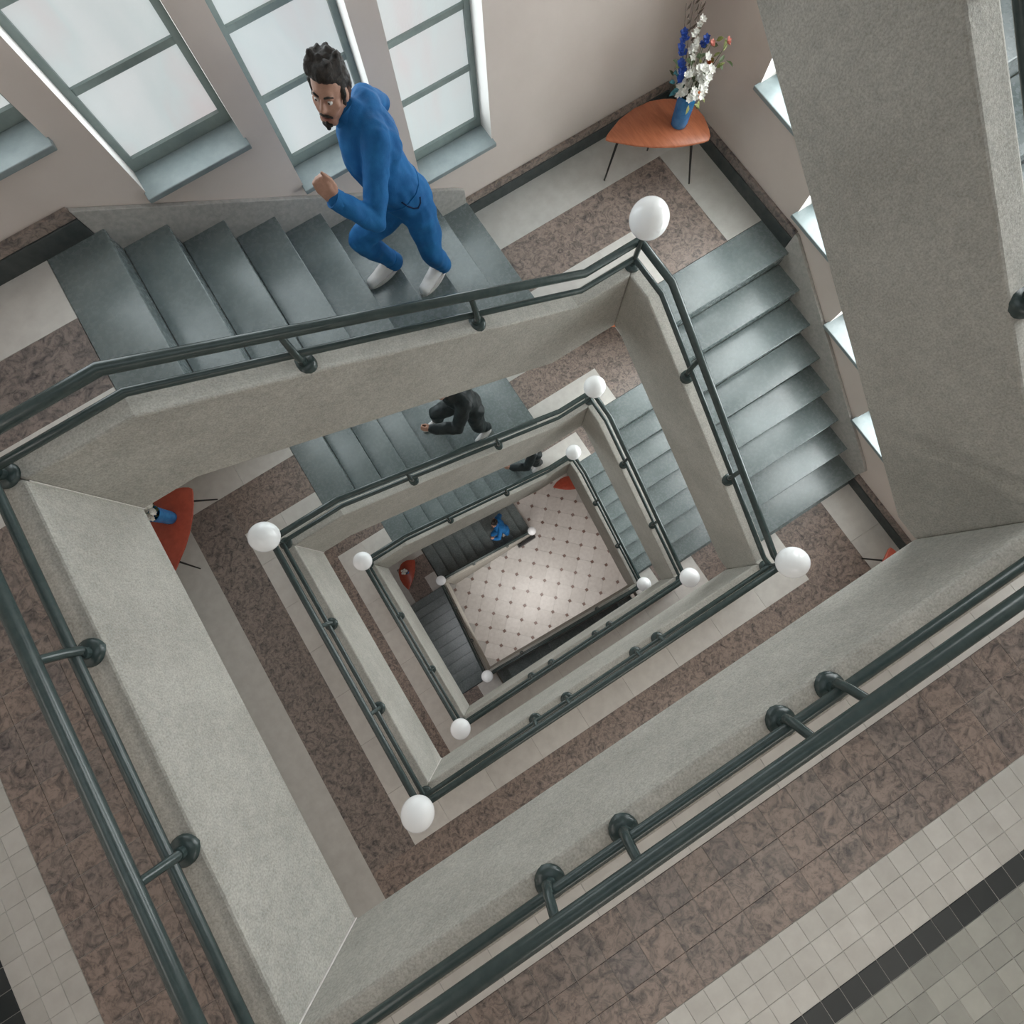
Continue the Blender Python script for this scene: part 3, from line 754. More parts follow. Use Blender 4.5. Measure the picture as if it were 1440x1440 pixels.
table('orange corner table on the second quarter landing, almost hidden by the parapet', (TRF[0], TRF[1], TRH - 3), TRA, 'wood')
table('red corner table with blue vase beside the left parapet, one storey down', (-0.895, 3.56, 0.0), math.radians(51.6), 'red_wood')
table('red corner table with white flowers on the lowest left landing', (-0.72, 3.50, TL4 + 0.001), math.radians(48), 'red_wood')
table('red corner table by the right wall, mostly hidden behind the front parapet', (4.78, -0.80, 0.0), math.radians(-141.5), 'red_wood')
table('red corner table standing on the patterned lobby floor', (5.02, 3.50, GZ + 0.001), TRA, 'red_wood')
def vase(label, loc):
    prof = [(0.060, 0.0), (0.070, 0.008), (0.073, 0.05), (0.075, 0.15), (0.079, 0.24), (0.083, 0.285), (0.079, 0.287), (0.071, 0.24), (0.066, 0.06), (0.05, 0.03)]
    o = MB().lathe(prof, (0, 0, 0), 28).build('vase', 'vase', None, angle=50); o.location = loc
    return tag(o, label, 'vase', 'blue vases on the corner tables')
for nm, c in (('petal_white', (0.80, 0.79, 0.74)), ('petal_blue', (0.02, 0.07, 0.36)), ('petal_orange', (0.62, 0.16, 0.03)), ('petal_pink', (0.60, 0.20, 0.16)), ('leaf_green', (0.07, 0.10, 0.04)),
              ('leaf_light', (0.24, 0.27, 0.08)), ('leaf_teal', (0.03, 0.14, 0.17)), ('stem_green', (0.05, 0.08, 0.03)), ('twig', (0.10, 0.07, 0.05))):
    MAT[nm] = mat_noise(nm, tuple(x * 0.82 for x in c), tuple(min(1, x * 1.12) for x in c), 60, 0.55)
def petals(mb, c, n, r, w, tilt, d):
    """n pointed petals round centre c, flower axis d"""
    d = Vector(d).normalized(); a = d.orthogonal().normalized(); b = d.cross(a); c = Vector(c)
    for i in range(n):
        t = 2 * math.pi * i / n + random.random() * 0.3
        u = a * math.cos(t) + b * math.sin(t); s = d.cross(u)
        m = c + u * r * 0.55 + d * r * tilt * 0.5; e_ = c + u * r + d * r * tilt
        mb.add([c, m + s * w, e_, m - s * w, m - d * 0.002], [(0, 1, 4), (1, 2, 4), (2, 3, 4), (3, 0, 4), (0, 3, 2, 1)])
def leaf(mb, a, b, w):
    a, b = Vector(a), Vector(b); d = b - a; s = d.cross(Vector((0.3, -0.5, 1))).normalized() * w; k = d.length * 0.12
    up = s.cross(d).normalized() * k
    m1, m2 = a + d * 0.35 + up, a + d * 0.7 + up
    mb.add([a, m1 + s, m2 + s * 0.75, b, m2 - s * 0.75, m1 - s, m1 - up * .4, m2 - up * .4], [(0, 6, 1), (1, 6, 7, 2), (2, 7, 3), (0, 5, 6), (5, 4, 7, 6), (4, 3, 7)])
def bouquet(label, loc, full):
    e = empty('flower_bouquet', loc, 0, label, 'flowers', None if full else 'small bouquets of white flowers')
    z0 = 0.06
    def stem(p, mat='stem_green', r=0.003, name='stem'):
        p = Vector(p); q = Vector((p.x * 0.22, p.y * 0.22, 0.27)); q2 = (q + p) / 2 + Vector((p.x * .08, p.y * .08, 0.02))
        MB().tube([(p.x * 0.05, p.y * 0.05, z0), q, q2, p], [r, r, r, r * .6], 6).build(name, mat, e, True)
    def blossom(p, n, r, w, mat, nm, k=3, tilt=0.5):
        mb = MB()
        for i in range(k):
            q = Vector(p) + Vector((random.uniform(-1, 1), random.uniform(-1, 1), random.uniform(-.6, .6))) * r * 0.5
            petals(mb, q, n, r, w, tilt, (Vector(p) - Vector((0, 0, 0.22))).normalized() + Vector((random.uniform(-.4, .4), random.uniform(-.6, .1), .2)))
        mb.build(nm, mat, e)
    if full:
        # white mass in the middle
        for i in range(34):
            a = random.random() * 6.283; rr = 0.12 * math.sqrt(random.random()); z = 0.47 + random.uniform(-0.13, 0.13)
            p = (-0.05 + rr * math.cos(a), -0.05 + rr * math.sin(a), z)
            if i % 3 == 0: stem(p)
            blossom(p, 6, 0.030, 0.011, 'petal_white', 'white_blossom')
        for i in range(9):           # white spire
            p = (-0.115 + random.uniform(-.02, .02), -0.01 + random.uniform(-.02, .02), 0.63 + i * 0.03)
            if i == 8: stem((-0.115, -0.01, 0.85))
            blossom(p, 5, 0.024, 0.009, 'petal_white', 'white_blossom', 2)
        for (x, y, za, zb, m) in ((-0.235, 0.0, 0.74, 0.84, 3), (-0.20, 0.0, 0.62, 0.68, 2), (0.02, 0.02, 0.62, 0.68, 3), (-0.15, 0.0, 0.48, 0.58, 4)):   # blue spires
            stem((x, y, zb))
            for k in range(m):
                z = za + (zb - za) * k / max(1, m - 1)
                blossom((x + random.uniform(-.012, .012), y + random.uniform(-.012, .012), z), 5, 0.027, 0.012, 'petal_blue', 'blue_blossom', 3)
        for (p, m) in (((0.03, -0.06, 0.30), 'petal_orange'), ((0.045, -0.055, 0.27), 'petal_orange'), ((0.10, 0.02, 0.60), 'petal_pink'), ((0.135, -0.03, 0.36), 'petal_orange'), ((0.24, -0.02, 0.58), 'petal_pink'), ((0.12, 0.0, 0.47), 'petal_orange')):
            stem(p); blossom(p, 6, 0.026, 0.011, m, 'orange_blossom')
        for i in range(34):
            a = random.uniform(-0.9, 2.6); r = random.uniform(0.07, 0.23); z = random.uniform(0.33, 0.58)
            q = Vector((r * math.cos(a) * 1.1, r * math.sin(a) * 0.7 - 0.01, z))
            mb = MB(); d = Vector((random.uniform(-.3, 1), random.uniform(-.5, .5), random.uniform(-.5, .6))).normalized() * random.uniform(0.05, 0.085)
            leaf(mb, q, q + d, random.uniform(0.012, 0.022)); mb.build('leaf', random.choice(['leaf_green', 'leaf_green', 'leaf_light']), e)
            if i % 3 == 0: stem(q)
        for i in range(9):
            q = Vector((-0.12 + random.uniform(-.07, .05), random.uniform(-.05, .04), random.uniform(0.33, 0.52)))
            mb = MB(); leaf(mb, q, q + Vector((random.uniform(-.09, -.03), random.uniform(-.03, .03), random.uniform(-.03, .05))), 0.018); mb.build('leaf', 'leaf_teal', e)
        for p in ((0.06, -0.08, 0.25), (0.10, -0.06, 0.24), (-0.05, -0.08, 0.26), (0.09, -0.04, 0.30), (0.0, -0.09, 0.25)):
            mb = MB(); leaf(mb, p, Vector(p) + Vector((random.uniform(-.04, .06), -0.03, -0.045)), 0.014); mb.build('leaf', 'leaf_light', e)
        for i in range(5):            # tall dry twigs
            p = (-0.10 - 0.03 * i, 0.06 + random.uniform(-.03, .03), 0.90 + 0.07 * (i % 3))
            stem(p, 'twig', 0.0028, 'twig')
            for k in range(4):
                t = 0.72 + 0.07 * k
                q = Vector((p[0] * t, p[1] * t, 0.27 + (p[2] - .27) * t)); mb = MB()
                leaf(mb, q, q + Vector((random.uniform(-.04, .04), random.uniform(-.02, .02), 0.045)), 0.007); mb.build('leaf', 'twig', e)
    else:
        for i in range(16):
            a = random.random() * 6.283; rr = 0.075 * math.sqrt(random.random())
            p = (rr * math.cos(a), rr * math.sin(a), 0.33 + random.uniform(-.02, .10))
            if i % 2 == 0: stem(p)
            blossom(p, 6, 0.030, 0.012, 'petal_white', 'white_blossom')
        for i in range(9):
            a = random.random() * 6.283; q = Vector((0.06 * math.cos(a), 0.06 * math.sin(a), 0.31)); mb = MB()
            leaf(mb, q, q + Vector((0.05 * math.cos(a), 0.05 * math.sin(a), 0.03)), 0.014); mb.build('leaf', 'leaf_green', e)
    return e
vx, vy = 5.062, 3.725
vase('tall blue vase holding the large mixed bouquet on the orange table', (vx, vy, TRH + 0.5))
bouquet('large bouquet of white and blue flowers in the vase on the orange table', (vx, vy, TRH + 0.5), True)
vase('blue vase on the red table one storey down, seen past the left parapet', (-0.945, 3.735, 0.5))
bouquet('white flowers in the vase on the red table beside the left parapet', (-0.945, 3.735, 0.5), False)
vase('blue vase under white flowers on the lowest left landing table', (-0.80, 3.64, TL4 + 0.501))
bouquet('white flowers on the red table of the lowest left landing', (-0.80, 3.64, TL4 + 0.501), False)
# ---------------------------------------------------------------- people
from mathutils import noise as mnoise
def sphere_pts(c, r, n=10):
    out = []
    for i in range(n + 1):
        t = math.pi * i / n; k = max(1, round(2 * n * math.sin(t)))
        for j in range(k):
            a = 2 * math.pi * j / k
            out.append((c[0] + r * math.sin(t) * math.cos(a), c[1] + r * math.sin(t) * math.sin(a), c[2] + r * math.cos(t)))
    return out
class Blob:
    """soft body: overlapping rounded cones and ellipsoids fused into one continuous surface"""
    def __init__(s): s.bm = bmesh.new()
    def hull(s, pts):
        vs = [s.bm.verts.new(p) for p in pts]
        g = bmesh.ops.convex_hull(s.bm, input=vs)
        dead = [v for v in g['geom_interior'] if isinstance(v, bmesh.types.BMVert)] + [v for v in g['geom_unused'] if isinstance(v, bmesh.types.BMVert)]
        bmesh.ops.delete(s.bm, geom=list(set(dead)), context='VERTS')
        return s
    def cone(s, a, ra, b, rb, n=8): return s.hull(sphere_pts(a, ra, n) + sphere_pts(b, rb, n))
    def chain(s, pts, rs, n=8):
        for i in range(len(pts) - 1): s.cone(pts[i], rs[i], pts[i + 1], rs[i + 1], n)
        return s
    def ell(s, c, rad, M3=None, n=12):
        p = sphere_pts((0, 0, 0), 1, n); out = []
        for q in p:
            v = Vector((q[0] * rad[0], q[1] * rad[1], q[2] * rad[2]))
            if M3 is not None: v = M3 @ v
            out.append(Vector(c) + v)
        return s.hull(out)
    def cut(s, co, no): return s
    def bake(s, name, voxel, smooth=3, wr=0.0, wsc=10.0, mat=None, parent=None, cuts=(), fac=0.5):
        me = bpy.data.meshes.new(name + '_src'); s.bm.to_mesh(me); s.bm.free()
        o = bpy.data.objects.new(name + '_src', me); COL.objects.link(o)
        m = o.modifiers.new('r', 'REMESH'); m.mode = 'VOXEL'; m.voxel_size = voxel
        if smooth:
            k = o.modifiers.new('s', 'SMOOTH'); k.iterations = smooth; k.factor = fac
        dg = bpy.context.evaluated_depsgraph_get(); dg.update()
        out = bpy.data.meshes.new_from_object(o.evaluated_get(dg)); out.name = name
        bpy.data.objects.remove(o); bpy.data.meshes.remove(me)
        if wr:
            nv = [v.normal.copy() for v in out.vertices]
            for v, n in zip(out.vertices, nv):
                p = v.co
                a = mnoise.noise(p * wsc) + 0.5 * mnoise.noise(Vector((p.x * wsc * 2.4, p.y * wsc * 2.4, p.z * wsc * 1.1)))
                v.co = p + n * wr * a
        if cuts:
            bm = bmesh.new(); bm.from_mesh(out)
            for co, no in cuts:
                bmesh.ops.bisect_plane(bm, geom=bm.verts[:] + bm.edges[:] + bm.faces[:], plane_co=co, plane_no=no, clear_outer=True)
            bm.to_mesh(out); bm.free()
        out.polygons.foreach_set('use_smooth', [True] * len(out.polygons))
        out.materials.clear()
        return link(name, out, mat, parent)
def clothm(name, c1, c2, rough=0.75):
    m = mat_noise(name, c1, c2, 9, rough, 0.25, 30, 0.25); return m
def skinm(name, c1, c2):
    m = mat_noise(name, c1, c2, 25, 0.5, 0.05, 120, 0.35); m.node_tree.nodes['Principled BSDF'].inputs['Subsurface Weight'].default_value = 0.0
    return m
MAT['skin'] = skinm('skin', (0.40, 0.225, 0.165), (0.49, 0.29, 0.215))
MAT['lip'] = skinm('lip', (0.32, 0.13, 0.105), (0.37, 0.16, 0.13))
MAT['hair'] = mat_noise('dark_hair', (0.010, 0.009, 0.008), (0.035, 0.026, 0.020), 45, 0.5, 0.6, 160, 0.4)
MAT['brown_hair'] = mat_noise('brown_hair', (0.045, 0.022, 0.015), (0.10, 0.045, 0.03), 45, 0.5, 0.6, 160, 0.4)
MAT['blue_cloth'] = clothm('blue_cloth', (0.010, 0.105, 0.30), (0.018, 0.155, 0.40))
MAT['blue_trim'] = clothm('blue_trim', (0.005, 0.02, 0.07), (0.008, 0.028, 0.09))
MAT['black_cloth'] = clothm('black_cloth', (0.012, 0.018, 0.02), (0.03, 0.04, 0.042), 0.45)
MAT['jeans'] = clothm('dark_jeans', (0.020, 0.026, 0.042), (0.04, 0.048, 0.072))
MAT['shoe'] = mat_noise('white_shoe', (0.80, 0.78, 0.77), (0.86, 0.84, 0.83), 20, 0.5)
MAT['sole'] = mat_noise('shoe_sole', (0.62, 0.60, 0.58), (0.70, 0.68, 0.66), 20, 0.6)
MAT['eye_white'] = mat_noise('eye_white', (0.62, 0.60, 0.58), (0.68, 0.66, 0.64), 20, 0.2)
MAT['iris'] = mat_noise('iris', (0.02, 0.012, 0.008), (0.05, 0.03, 0.02), 90, 0.15)

def frame(f, u):
    f = Vector(f).normalized(); r = f.cross(Vector(u)).normalized(); u = r.cross(f)
    return Matrix((r, f, u)).transposed()      # columns right, forward, up
class Scaled:
    """forwards to a Blob with every radius multiplied"""
    def __init__(s, b, k): s.b, s.k = b, k
    def cone(s, a, ra, b, rb): s.b.cone(a, ra * s.k, b, rb * s.k)
    def ell(s, c, r, m): s.b.ell(c, tuple(x * s.k for x in r), m)
    def chain(s, pts, rs): s.b.chain(pts, [x * s.k for x in rs])
    def bake(s, *a, **k): return s.b.bake(*a, **k)
def lerp(a, b, t): return Vector(a) * (1 - t) + Vector(b) * t
def hand_chains(blob, wrist, palm_dir, thumb_dir, k=1.0, thumb_up=True):
    """relaxed fist: palm block, four unequal curled fingers with knuckles, thumb leaving the side of the palm"""
    W = Vector(wrist); d = Vector(palm_dir).normalized(); t = Vector(thumb_dir); t = (t - d * t.dot(d)).normalized(); n = d.cross(t)   # n: palm normal the fingers curl to
    P = lambda a, b, c: W + d * a * k + t * b * k + n * c * k
    blob.cone(P(-.03, 0, 0), .024 * k, P(.015, 0, 0), .027 * k)
    for b in (-.026, -.008, .010, .026):
        blob.cone(P(.015, b * .7, 0), .020 * k, P(.075, b, -.004), .0135 * k)
    for b, L in ((-.031, .82), (-.0105, .96), (.0105, 1.0), (.031, .92)):
        k1 = P(.078, b, -.006); k2 = P(.078 + .040 * L, b * .97, .012); k3 = P(.078 + .030 * L, b * .92, .042 * L); k4 = P(.058, b * .9, .048 * L)
        blob.chain([k1, k2, k3, k4], [.0105 * k, .0095 * k, .0088 * k, .0078 * k])
    if thumb_up == 'long': blob.chain([P(.010, .018, .004), P(.050, .044, .006), P(.092, .050, .010), P(.138, .038, .014)], [.018 * k, .0135 * k, .0118 * k, .0092 * k])
    elif thumb_up: blob.chain([P(.012, .018, .008), P(.040, .046, .014), P(.062, .066, .012), P(.082, .078, .006)], [.017 * k, .0125 * k, .0108 * k, .009 * k])
    else: blob.chain([P(.012, .018, .008), P(.045, .040, .024), P(.075, .034, .040), P(.085, .012, .046)], [.017 * k, .0125 * k, .0108 * k, .009 * k])
def shoe(parent, heel, toe, zs, rollz=0.0, tip=0.0):
    """white sneaker: upper, sole, laces; heel / toe are plan points, zs the sole height"""
    h, t = Vector((heel[0], heel[1], 0)), Vector((toe[0], toe[1], 0)); d = (t - h); L = d.length; d.normalize(); s = Vector((-d.y, d.x, 0))
    P = lambda a, b, c: h + d * a * L + s * b * (L / 0.28) + Vector((0, 0, zs + c * (L / 0.28) + tip * (1 - a)))
    B = Blob()
    k = L / 0.28
    B.cone(P(.13, 0, .05 * k), .037 * k, P(.24, 0, .06 * k), .039 * k); B.cone(P(.24, 0, .05 * k), .040 * k, P(.55, 0, .045 * k), .042 * k); B.cone(P(.55, 0, .042 * k), .043 * k, P(.86, .004, .034 * k), .036 * k)
    B.cone(P(.13, 0, .085 * k), .034 * k, P(.30, 0, .088 * k), .036 * k); B.cone(P(.30, 0, .08 * k), .036 * k, P(.60, 0, .05 * k), .036 * k)
    up = B.bake('shoe', 0.008, 3, 0, mat='shoe', parent=parent)
    out = []; n = 22
    for i in range(n):
        a = 2 * math.pi * i / n; x = 0.5 + 0.5 * math.cos(a); w = 0.036 + 0.011 * math.sin(min(1, x / .75) * math.pi / 2 * 1.0)
        out.append((x, math.sin(a) * w))
    v = [P(x, y, 0.002) for x, y in out] + [P(x, y * 1.03, 0.026) for x, y in out]
    f = [tuple(reversed(range(n))), tuple(range(n, 2 * n))] + [(i, (i + 1) % n, n + (i + 1) % n, n + i) for i in range(n)]
    me = mesh('sole', v, f); recalc(me); link('sole', me, 'sole', up)
    lb = MB()
    for i in range(4):
        a = 0.40 + 0.085 * i; zz = .121 - .013 * i
        lb.tube([P(a, -.030, zz - .022), P(a, -.012, zz - .001), P(a, .012, zz - .001), P(a, .030, zz - .022)], 0.0032, 6)
    lb.build('laces', 'shoe', up, True)
    return up

def person(label, J, outfit, faced=True, vox=0.0075):
    e = empty('person', J['base'], 0, label, 'person')
    off = Vector(J['base'])
    g = {k: (Vector(v) - off if isinstance(v, (tuple, list, Vector)) and len(v) == 3 else v) for k, v in J.items()}
    for k in ('face', 'hup'): g[k] = Vector(J[k])
    HM = frame(g['face'], g['hup']); hc = g['head']
    hs = J.get('hs', 1.0)
    hp = lambda x, y, z: hc + HM @ Vector((x, y, z)) * hs
    shrink = 0.012
    torso = [g['pelvis'], g['waist'], g['chest'], g['upchest']]
    def limbs(B, k, ext):
        """k: offset of all radii"""
        B.cone(g['lhip'], .098 + k, g['rhip'], .098 + k); 
        u = J.get('bulk', 0.0)
        B.cone(g['pelvis'], .130 + k, g['waist'], .122 + u + k); B.cone(g['waist'], .122 + u + k, g['chest'], .138 + u + k); B.cone(g['chest'], .138 + u + k, g['upchest'], .112 + k)
        B.cone(lerp(g['lsh'], g['rsh'], .12), .072 + k, lerp(g['lsh'], g['rsh'], .88), .072 + k)
        B.cone(lerp(g['lsh'], g['rsh'], .28) + (g['chest'] - g['upchest']) * .7, .105 + k, lerp(g['lsh'], g['rsh'], .72) + (g['chest'] - g['upchest']) * .7, .105 + k)
        B.cone(g['upchest'], .095 + k, g['neck'], .066 + k)
        for s in 'lr':
            B.chain([g[s + 'hip'], lerp(g[s + 'hip'], g[s + 'knee'], .5), g[s + 'knee']], [.094 + k, .083 + k, .064 + k])
            B.chain([g[s + 'knee'], lerp(g[s + 'knee'], g[s + 'ank'], .35), g[s + 'ank']], [.064 + k, .061 + k, (.047 if ext else .040) + k])
            B.chain([g[s + 'sh'], lerp(g[s + 'sh'], g[s + 'elb'], .5), g[s + 'elb']], [.066 + k, .056 + k, .047 + k])
            B.chain([g[s + 'elb'], lerp(g[s + 'elb'], g[s + 'wr'], .4), lerp(g[s + 'elb'], g[s + 'wr'], 1.0 if not ext else 0.97)], [.047 + k, .046 + k, (.034 if ext else .028) + k])
    # the continuous body
    B = Blob(); limbs(B, -0.016, False)
    B.chain([g['upchest'], g['neck'], hp(0, -.015, -.07)], [.062, .056, .054])
    K = Scaled(B, hs)
    K.ell(hp(0, -.012, .030), (.077, .098, .100), HM); K.ell(hp(0, .030, -.048), (.060, .064, .078), HM)
    K.cone(hp(-.022, .062, -.098), .024, hp(.022, .062, -.098), .024); K.cone(hp(0, .074, -.106), .019, hp(0, .06, -.09), .024)
    K.cone(hp(-.036, .078, .026), .014, hp(.036, .078, .026), .014)
    K.chain([hp(0, .090, .012), hp(0, .108, -.022), hp(0, .098, -.036)], [.0085, .014, .012]); K.cone(hp(-.014, .088, -.034), .009, hp(.014, .088, -.034), .009)
    K.cone(hp(-.050, .050, -.022), .020, hp(-.030, .066, -.05), .020); K.cone(hp(.050, .050, -.022), .020, hp(.030, .066, -.05), .020)
    for s in (-1, 1): K.ell(hp(.079 * s, -.010, -.012), (.010, .022, .032), HM)
    for s in 'lr': hand_chains(B, g[s + 'wr'], g[s + 'palm'] - g[s + 'wr'], J[s + 'thumb'], J.get('hk', 1.0), J.get(s + 'tup', True))
    B.bake('body', vox, 3, 0, mat='skin', parent=e)
    body = bpy.data.objects[[o.name for o in e.children][0]]
    # hair
    Hh = Scaled(Blob(), hs)
    Hh.ell(hp(0, -.030, .052), (.085, .094, .094), HM); Hh.ell(hp(0, -.075, -.005), (.080, .066, .088), HM)
    Hh.ell(hp(0, .035, .102), (.068, .050, .038), HM)
    rr = random.Random(5)
    for i in range(16):
        x = rr.uniform(-.055, .055); y = rr.uniform(-.06, .06)
        Hh.cone(hp(x, y, .11), .028, hp(x * 1.1, y - .02, .138 + rr.uniform(-.012, .014)), .016)
    for s in (-1, 1): Hh.cone(hp(.076 * s, .012, .03), .016, hp(.076 * s, .018, -.03), .009)
    Hh.bake('hair', 0.008, 2, 0.006, 45, 'hair', e)
    if faced:
        Nh = Scaled(Blob(), hs); Nh.cone(hp(-.03, -.085, -.03), .030, hp(.03, -.085, -.03), .030); Nh.cone(hp(-.03, -.088, -.075), .024, hp(.03, -.088, -.075), .024); Nh.cone(hp(.06, -.055, -.02), .025, hp(.05, -.06, -.075), .02); Nh.cone(hp(-.06, -.055, -.02), .025, hp(-.05, -.06, -.075), .02)
        Nh.bake('neck_hair', 0.009, 2, 0.005, 40, 'brown_hair', e)
        Mu = Scaled(Blob(), hs); Mu.chain([hp(-.030, .084, -.066), hp(-.012, .096, -.056), hp(.012, .096, -.056), hp(.030, .084, -.066)], [.005, .007, .007, .005])
        Mu.bake('moustache', 0.004, 1, 0.001, 90, 'hair', e)
        Go = Scaled(Blob(), hs); Go.chain([hp(-.02, .088, -.104), hp(0, .092, -.110), hp(.02, .088, -.104)], [.008, .012, .008]); Go.cone(hp(0, .094, -.094), .008, hp(0, .086, -.124), .012)
        Go.bake('goatee', 0.005, 1, 0.0015, 90, 'hair', e)
        Li = Scaled(Blob(), hs); Li.chain([hp(-.020, .090, -.0765), hp(0, .0975, -.075), hp(.020, .090, -.0765)], [.0045, .0065, .0045]); Li.bake('lips', 0.0035, 1, 0, 1, 'lip', e)
        for s in (-1, 1):
            ey = MB(); pr = [(max(.0005, .0118 * hs * math.sin(math.pi * i / 12)), -.0118 * hs * math.cos(math.pi * i / 12)) for i in range(13)]
            o = ey.lathe(pr, (0, 0, 0), 16).build('eye', 'eye_white', e, True); o.location = hp(.031 * s, .0775, .004)
            o2 = MB().lathe([(max(.0004, .0058 * math.sin(math.pi * i / 8)), -.0035 * math.cos(math.pi * i / 8)) for i in range(9)], (0, 0, 0), 14).build('iris', 'iris', o, True)
            q = Vector((0, 0, 1)).rotation_difference(HM @ Vector((0.12, 1, 0.05))); o2.rotation_mode = 'QUATERNION'; o2.rotation_quaternion = q; o2.location = (HM @ Vector((0.12, 1, 0.05))).normalized() * .0115
            bw = Scaled(Blob(), hs); bw.chain([hp(.014 * s, .094, .028), hp(.032 * s, .090, .035), hp(.050 * s, .074, .028)], [.0045, .0055, .0035]); bw.bake('eyebrow', 0.004, 1, 0, 1, 'hair', e)
    # clothes
    cuts = []
    Cl = Blob(); limbs(Cl, 0.020 if outfit == 'suit' else 0.026, True); Cl.chain([g['upchest'], lerp(g['neck'], hp(0, -.02, -.10), .55)], [.082, .070])
    if outfit == 'suit':
        su = Cl.bake('jumpsuit', 0.011, 3, 0.011, 9.5, 'blue_cloth', e)
        from mathutils.bvhtree import BVHTree
        bvh = BVHTree.FromPolygons([v.co.copy() for v in su.data.vertices], [tuple(q.vertices) for q in su.data.polygons])
        def trace(pts, d):
            out = []
            for p in pts:
                h = bvh.ray_cast(Vector(p), Vector(d))[0]
                if h is not None: out.append(h - Vector(d).normalized() * 0.001)
            return out
        # pocket opening on the left hip and the seam round the waist
        q = [Vector((x, 3.0, z)) - off for x, z in ((2.415, 2.955), (2.44, 2.915), (2.475, 2.875), (2.505, 2.86), (2.53, 2.885), (2.54, 2.92))]
        t = trace(q, (0, 1, 0))
        if len(t) > 2: MB().tube(t, 0.0055, 6).build('pocket_seam', 'blue_trim', su, True)
        w = lerp(g['pelvis'], g['waist'], .62); ax = (g['waist'] - g['pelvis']).normalized(); a1 = ax.orthogonal().normalized(); a2 = ax.cross(a1)
        ring = []
        for i in range(41):
            dr = a1 * math.cos(2 * math.pi * i / 40) + a2 * math.sin(2 * math.pi * i / 40)
            h = bvh.ray_cast(w + dr * 0.45, -dr)[0]
            if h is not None and (h - w).length < 0.21: ring.append(h)
            elif ring: ring.append(w + dr * (ring[-1] - w).length)
        MB().tube(ring, 0.006, 6).build('waist_seam', 'blue_cloth', su, True)
        for s in 'lr':
            MB().tube([lerp(g[s + 'elb'], g[s + 'wr'], .86), lerp(g[s + 'elb'], g[s + 'wr'], 1.04)], [.057, .056], 18).build('cuff', 'blue_cloth', su, angle=50)
            MB().tube([lerp(g[s + 'knee'], g[s + 'ank'], .88), lerp(g[s + 'knee'], g[s + 'ank'], 1.10)], [.071, .070], 18).build('trouser_hem', 'blue_cloth', su, angle=50)
        nk = lerp(g['neck'], hp(0, -.02, -.10), .5)
        MB().tube([lerp(g['upchest'], nk, .72), nk + (nk - g['upchest']) * .12], [.088, .078], 22).build('collar', 'blue_cloth', su, angle=50)
    else:
        su = Cl.bake('jacket', 0.013, 3, 0.012, 9.0, 'black_cloth', e)
        Tr = Blob()
        Tr.cone(g['lhip'], .104, g['rhip'], .104)
        for s in 'lr':
            Tr.chain([g[s + 'hip'], lerp(g[s + 'hip'], g[s + 'knee'], .5), g[s + 'knee'], lerp(g[s + 'knee'], g[s + 'ank'], .35), g[s + 'ank']], [.104, .093, .074, .066, .048])
        Tr.bake('trousers', 0.013, 3, 0.008, 9.0, 'jeans', e)
    for s in 'lr':
        shoe(e, g[s + 'heel'], g[s + 'toe'], g[s + 'toe'].z, tip=J.get(s + 'tip', 0.0))
    return e
PZ5, PZ6 = 3 - 5 * R, 3 - 6 * R
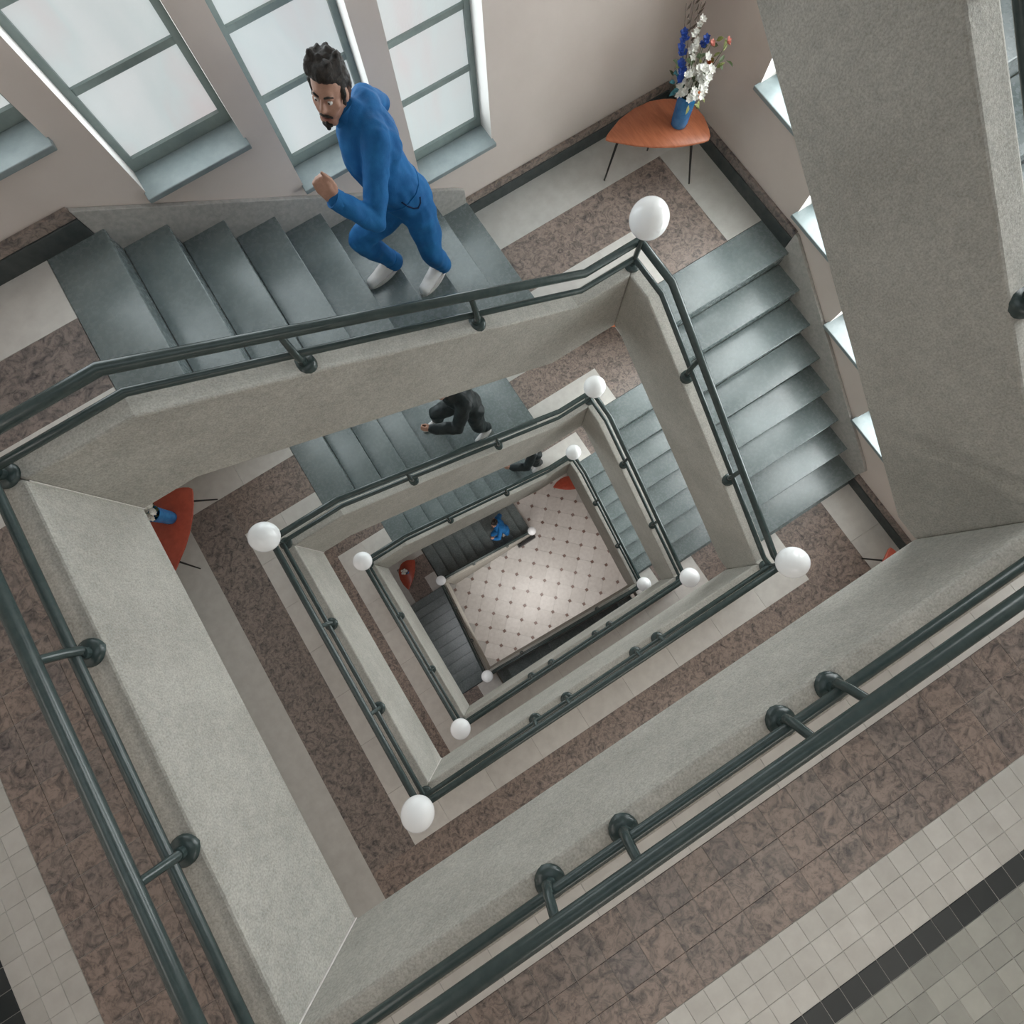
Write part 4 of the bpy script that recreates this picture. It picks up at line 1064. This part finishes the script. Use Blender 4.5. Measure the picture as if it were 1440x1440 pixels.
J1 = dict(base=(2.35, 3.70, PZ6), pelvis=(2.515, 3.63, 2.80), lhip=(2.525, 3.55, 2.745), rhip=(2.46, 3.71, 2.735), waist=(2.435, 3.66, 2.97), chest=(2.385, 3.72, 3.15), upchest=(2.37, 3.77, 3.27), bulk=.018, neck=(2.375, 3.80, 3.345),
          head=(2.305, 3.83, 3.51), face=(-.70, -.68, .10), hup=(.20, .02, 1), hs=1.13, hk=1.15,
          lsh=(2.405, 3.62, 3.305), lelb=(2.20, 3.42, 3.03), lwr=(2.035, 3.48, 3.255), lpalm=(2.005, 3.49, 3.36), lthumb=(.95, -.3, 0), ltup='long', rsh=(2.49, 3.91, 3.29), relb=(2.60, 4.02, 3.14), rwr=(2.47, 4.03, 2.95), rpalm=(2.38, 4.02, 2.90), rthumb=(-.3, 0, 1),
          rknee=(2.10, 3.69, 2.63), rank=(2.27, 3.74, 2.225), lknee=(2.52, 3.50, 2.40), lank=(2.62, 3.63, 2.04),
          rheel=(2.325, 3.745, PZ5), rtoe=(2.005, 3.705, PZ5), lheel=(2.665, 3.66, PZ6), ltoe=(2.345, 3.53, PZ6), rtip=0.02, rtup=False)
man = person('man in blue overalls and white shoes running up the nearest stairs', J1, 'suit')
def copy_tree(o, parent=None):
    c = o.copy(); COL.objects.link(c); c.parent = parent
    for ch in o.children: copy_tree(ch, c)
    return c
m4 = copy_tree(man); m4.location = (2.35 - 0.095, 3.70 - 0.30, PZ6 - 13.588 - R); m4['label'] = 'tiny man in blue seen from above on the bottom flight to the lobby'
def shift(J, d):
    out = {}
    for k, v in J.items():
        out[k] = tuple(Vector(v) + Vector(d)) if isinstance(v, tuple) and k not in ('face', 'hup', 'lthumb', 'rthumb') else v
    return out
QZ6, QZ4 = -6 * R, -4 * R
J2 = dict(base=(2.3, 3.35, QZ6), pelvis=(2.44, 3.36, -0.17), lhip=(2.45, 3.27, -0.22), rhip=(2.40, 3.45, -0.22), waist=(2.40, 3.35, 0.0), chest=(2.34, 3.34, 0.19), upchest=(2.29, 3.35, 0.31), neck=(2.25, 3.36, 0.39),
          head=(2.19, 3.37, 0.54), face=(-.95, -.1, -.1), hup=(-.1, 0, 1),
          lsh=(2.32, 3.18, 0.33), lelb=(2.14, 3.08, 0.07), lwr=(1.88, 3.22, 0.13), lpalm=(1.80, 3.26, 0.16), lthumb=(-.1, .3, 1), ltup=False, rsh=(2.27, 3.53, 0.33), relb=(2.45, 3.62, 0.11), rwr=(2.26, 3.66, -0.06), rpalm=(2.18, 3.65, -0.08), rthumb=(0, 0, 1), rtup=False,
          rknee=(2.04, 3.52, -0.28), rank=(2.04, 3.58, -0.62), lknee=(2.42, 3.22, -0.62), lank=(2.55, 3.26, -0.97),
          rheel=(2.06, 3.58, -4 * R), rtoe=(1.79, 3.56, -4 * R), lheel=(2.60, 3.22, QZ6), ltoe=(2.31, 3.17, QZ6))
p2 = person('person in a dark jacket and white shoes on the second flight down', J2, 'jacket', False, 0.009)
p3 = copy_tree(p2); p3.location = Vector(J2['base']) + Vector((0.933, -0.06, -3 - 3 * R)); p3['label'] = 'person on the third flight down, mostly cut off by the parapet above'
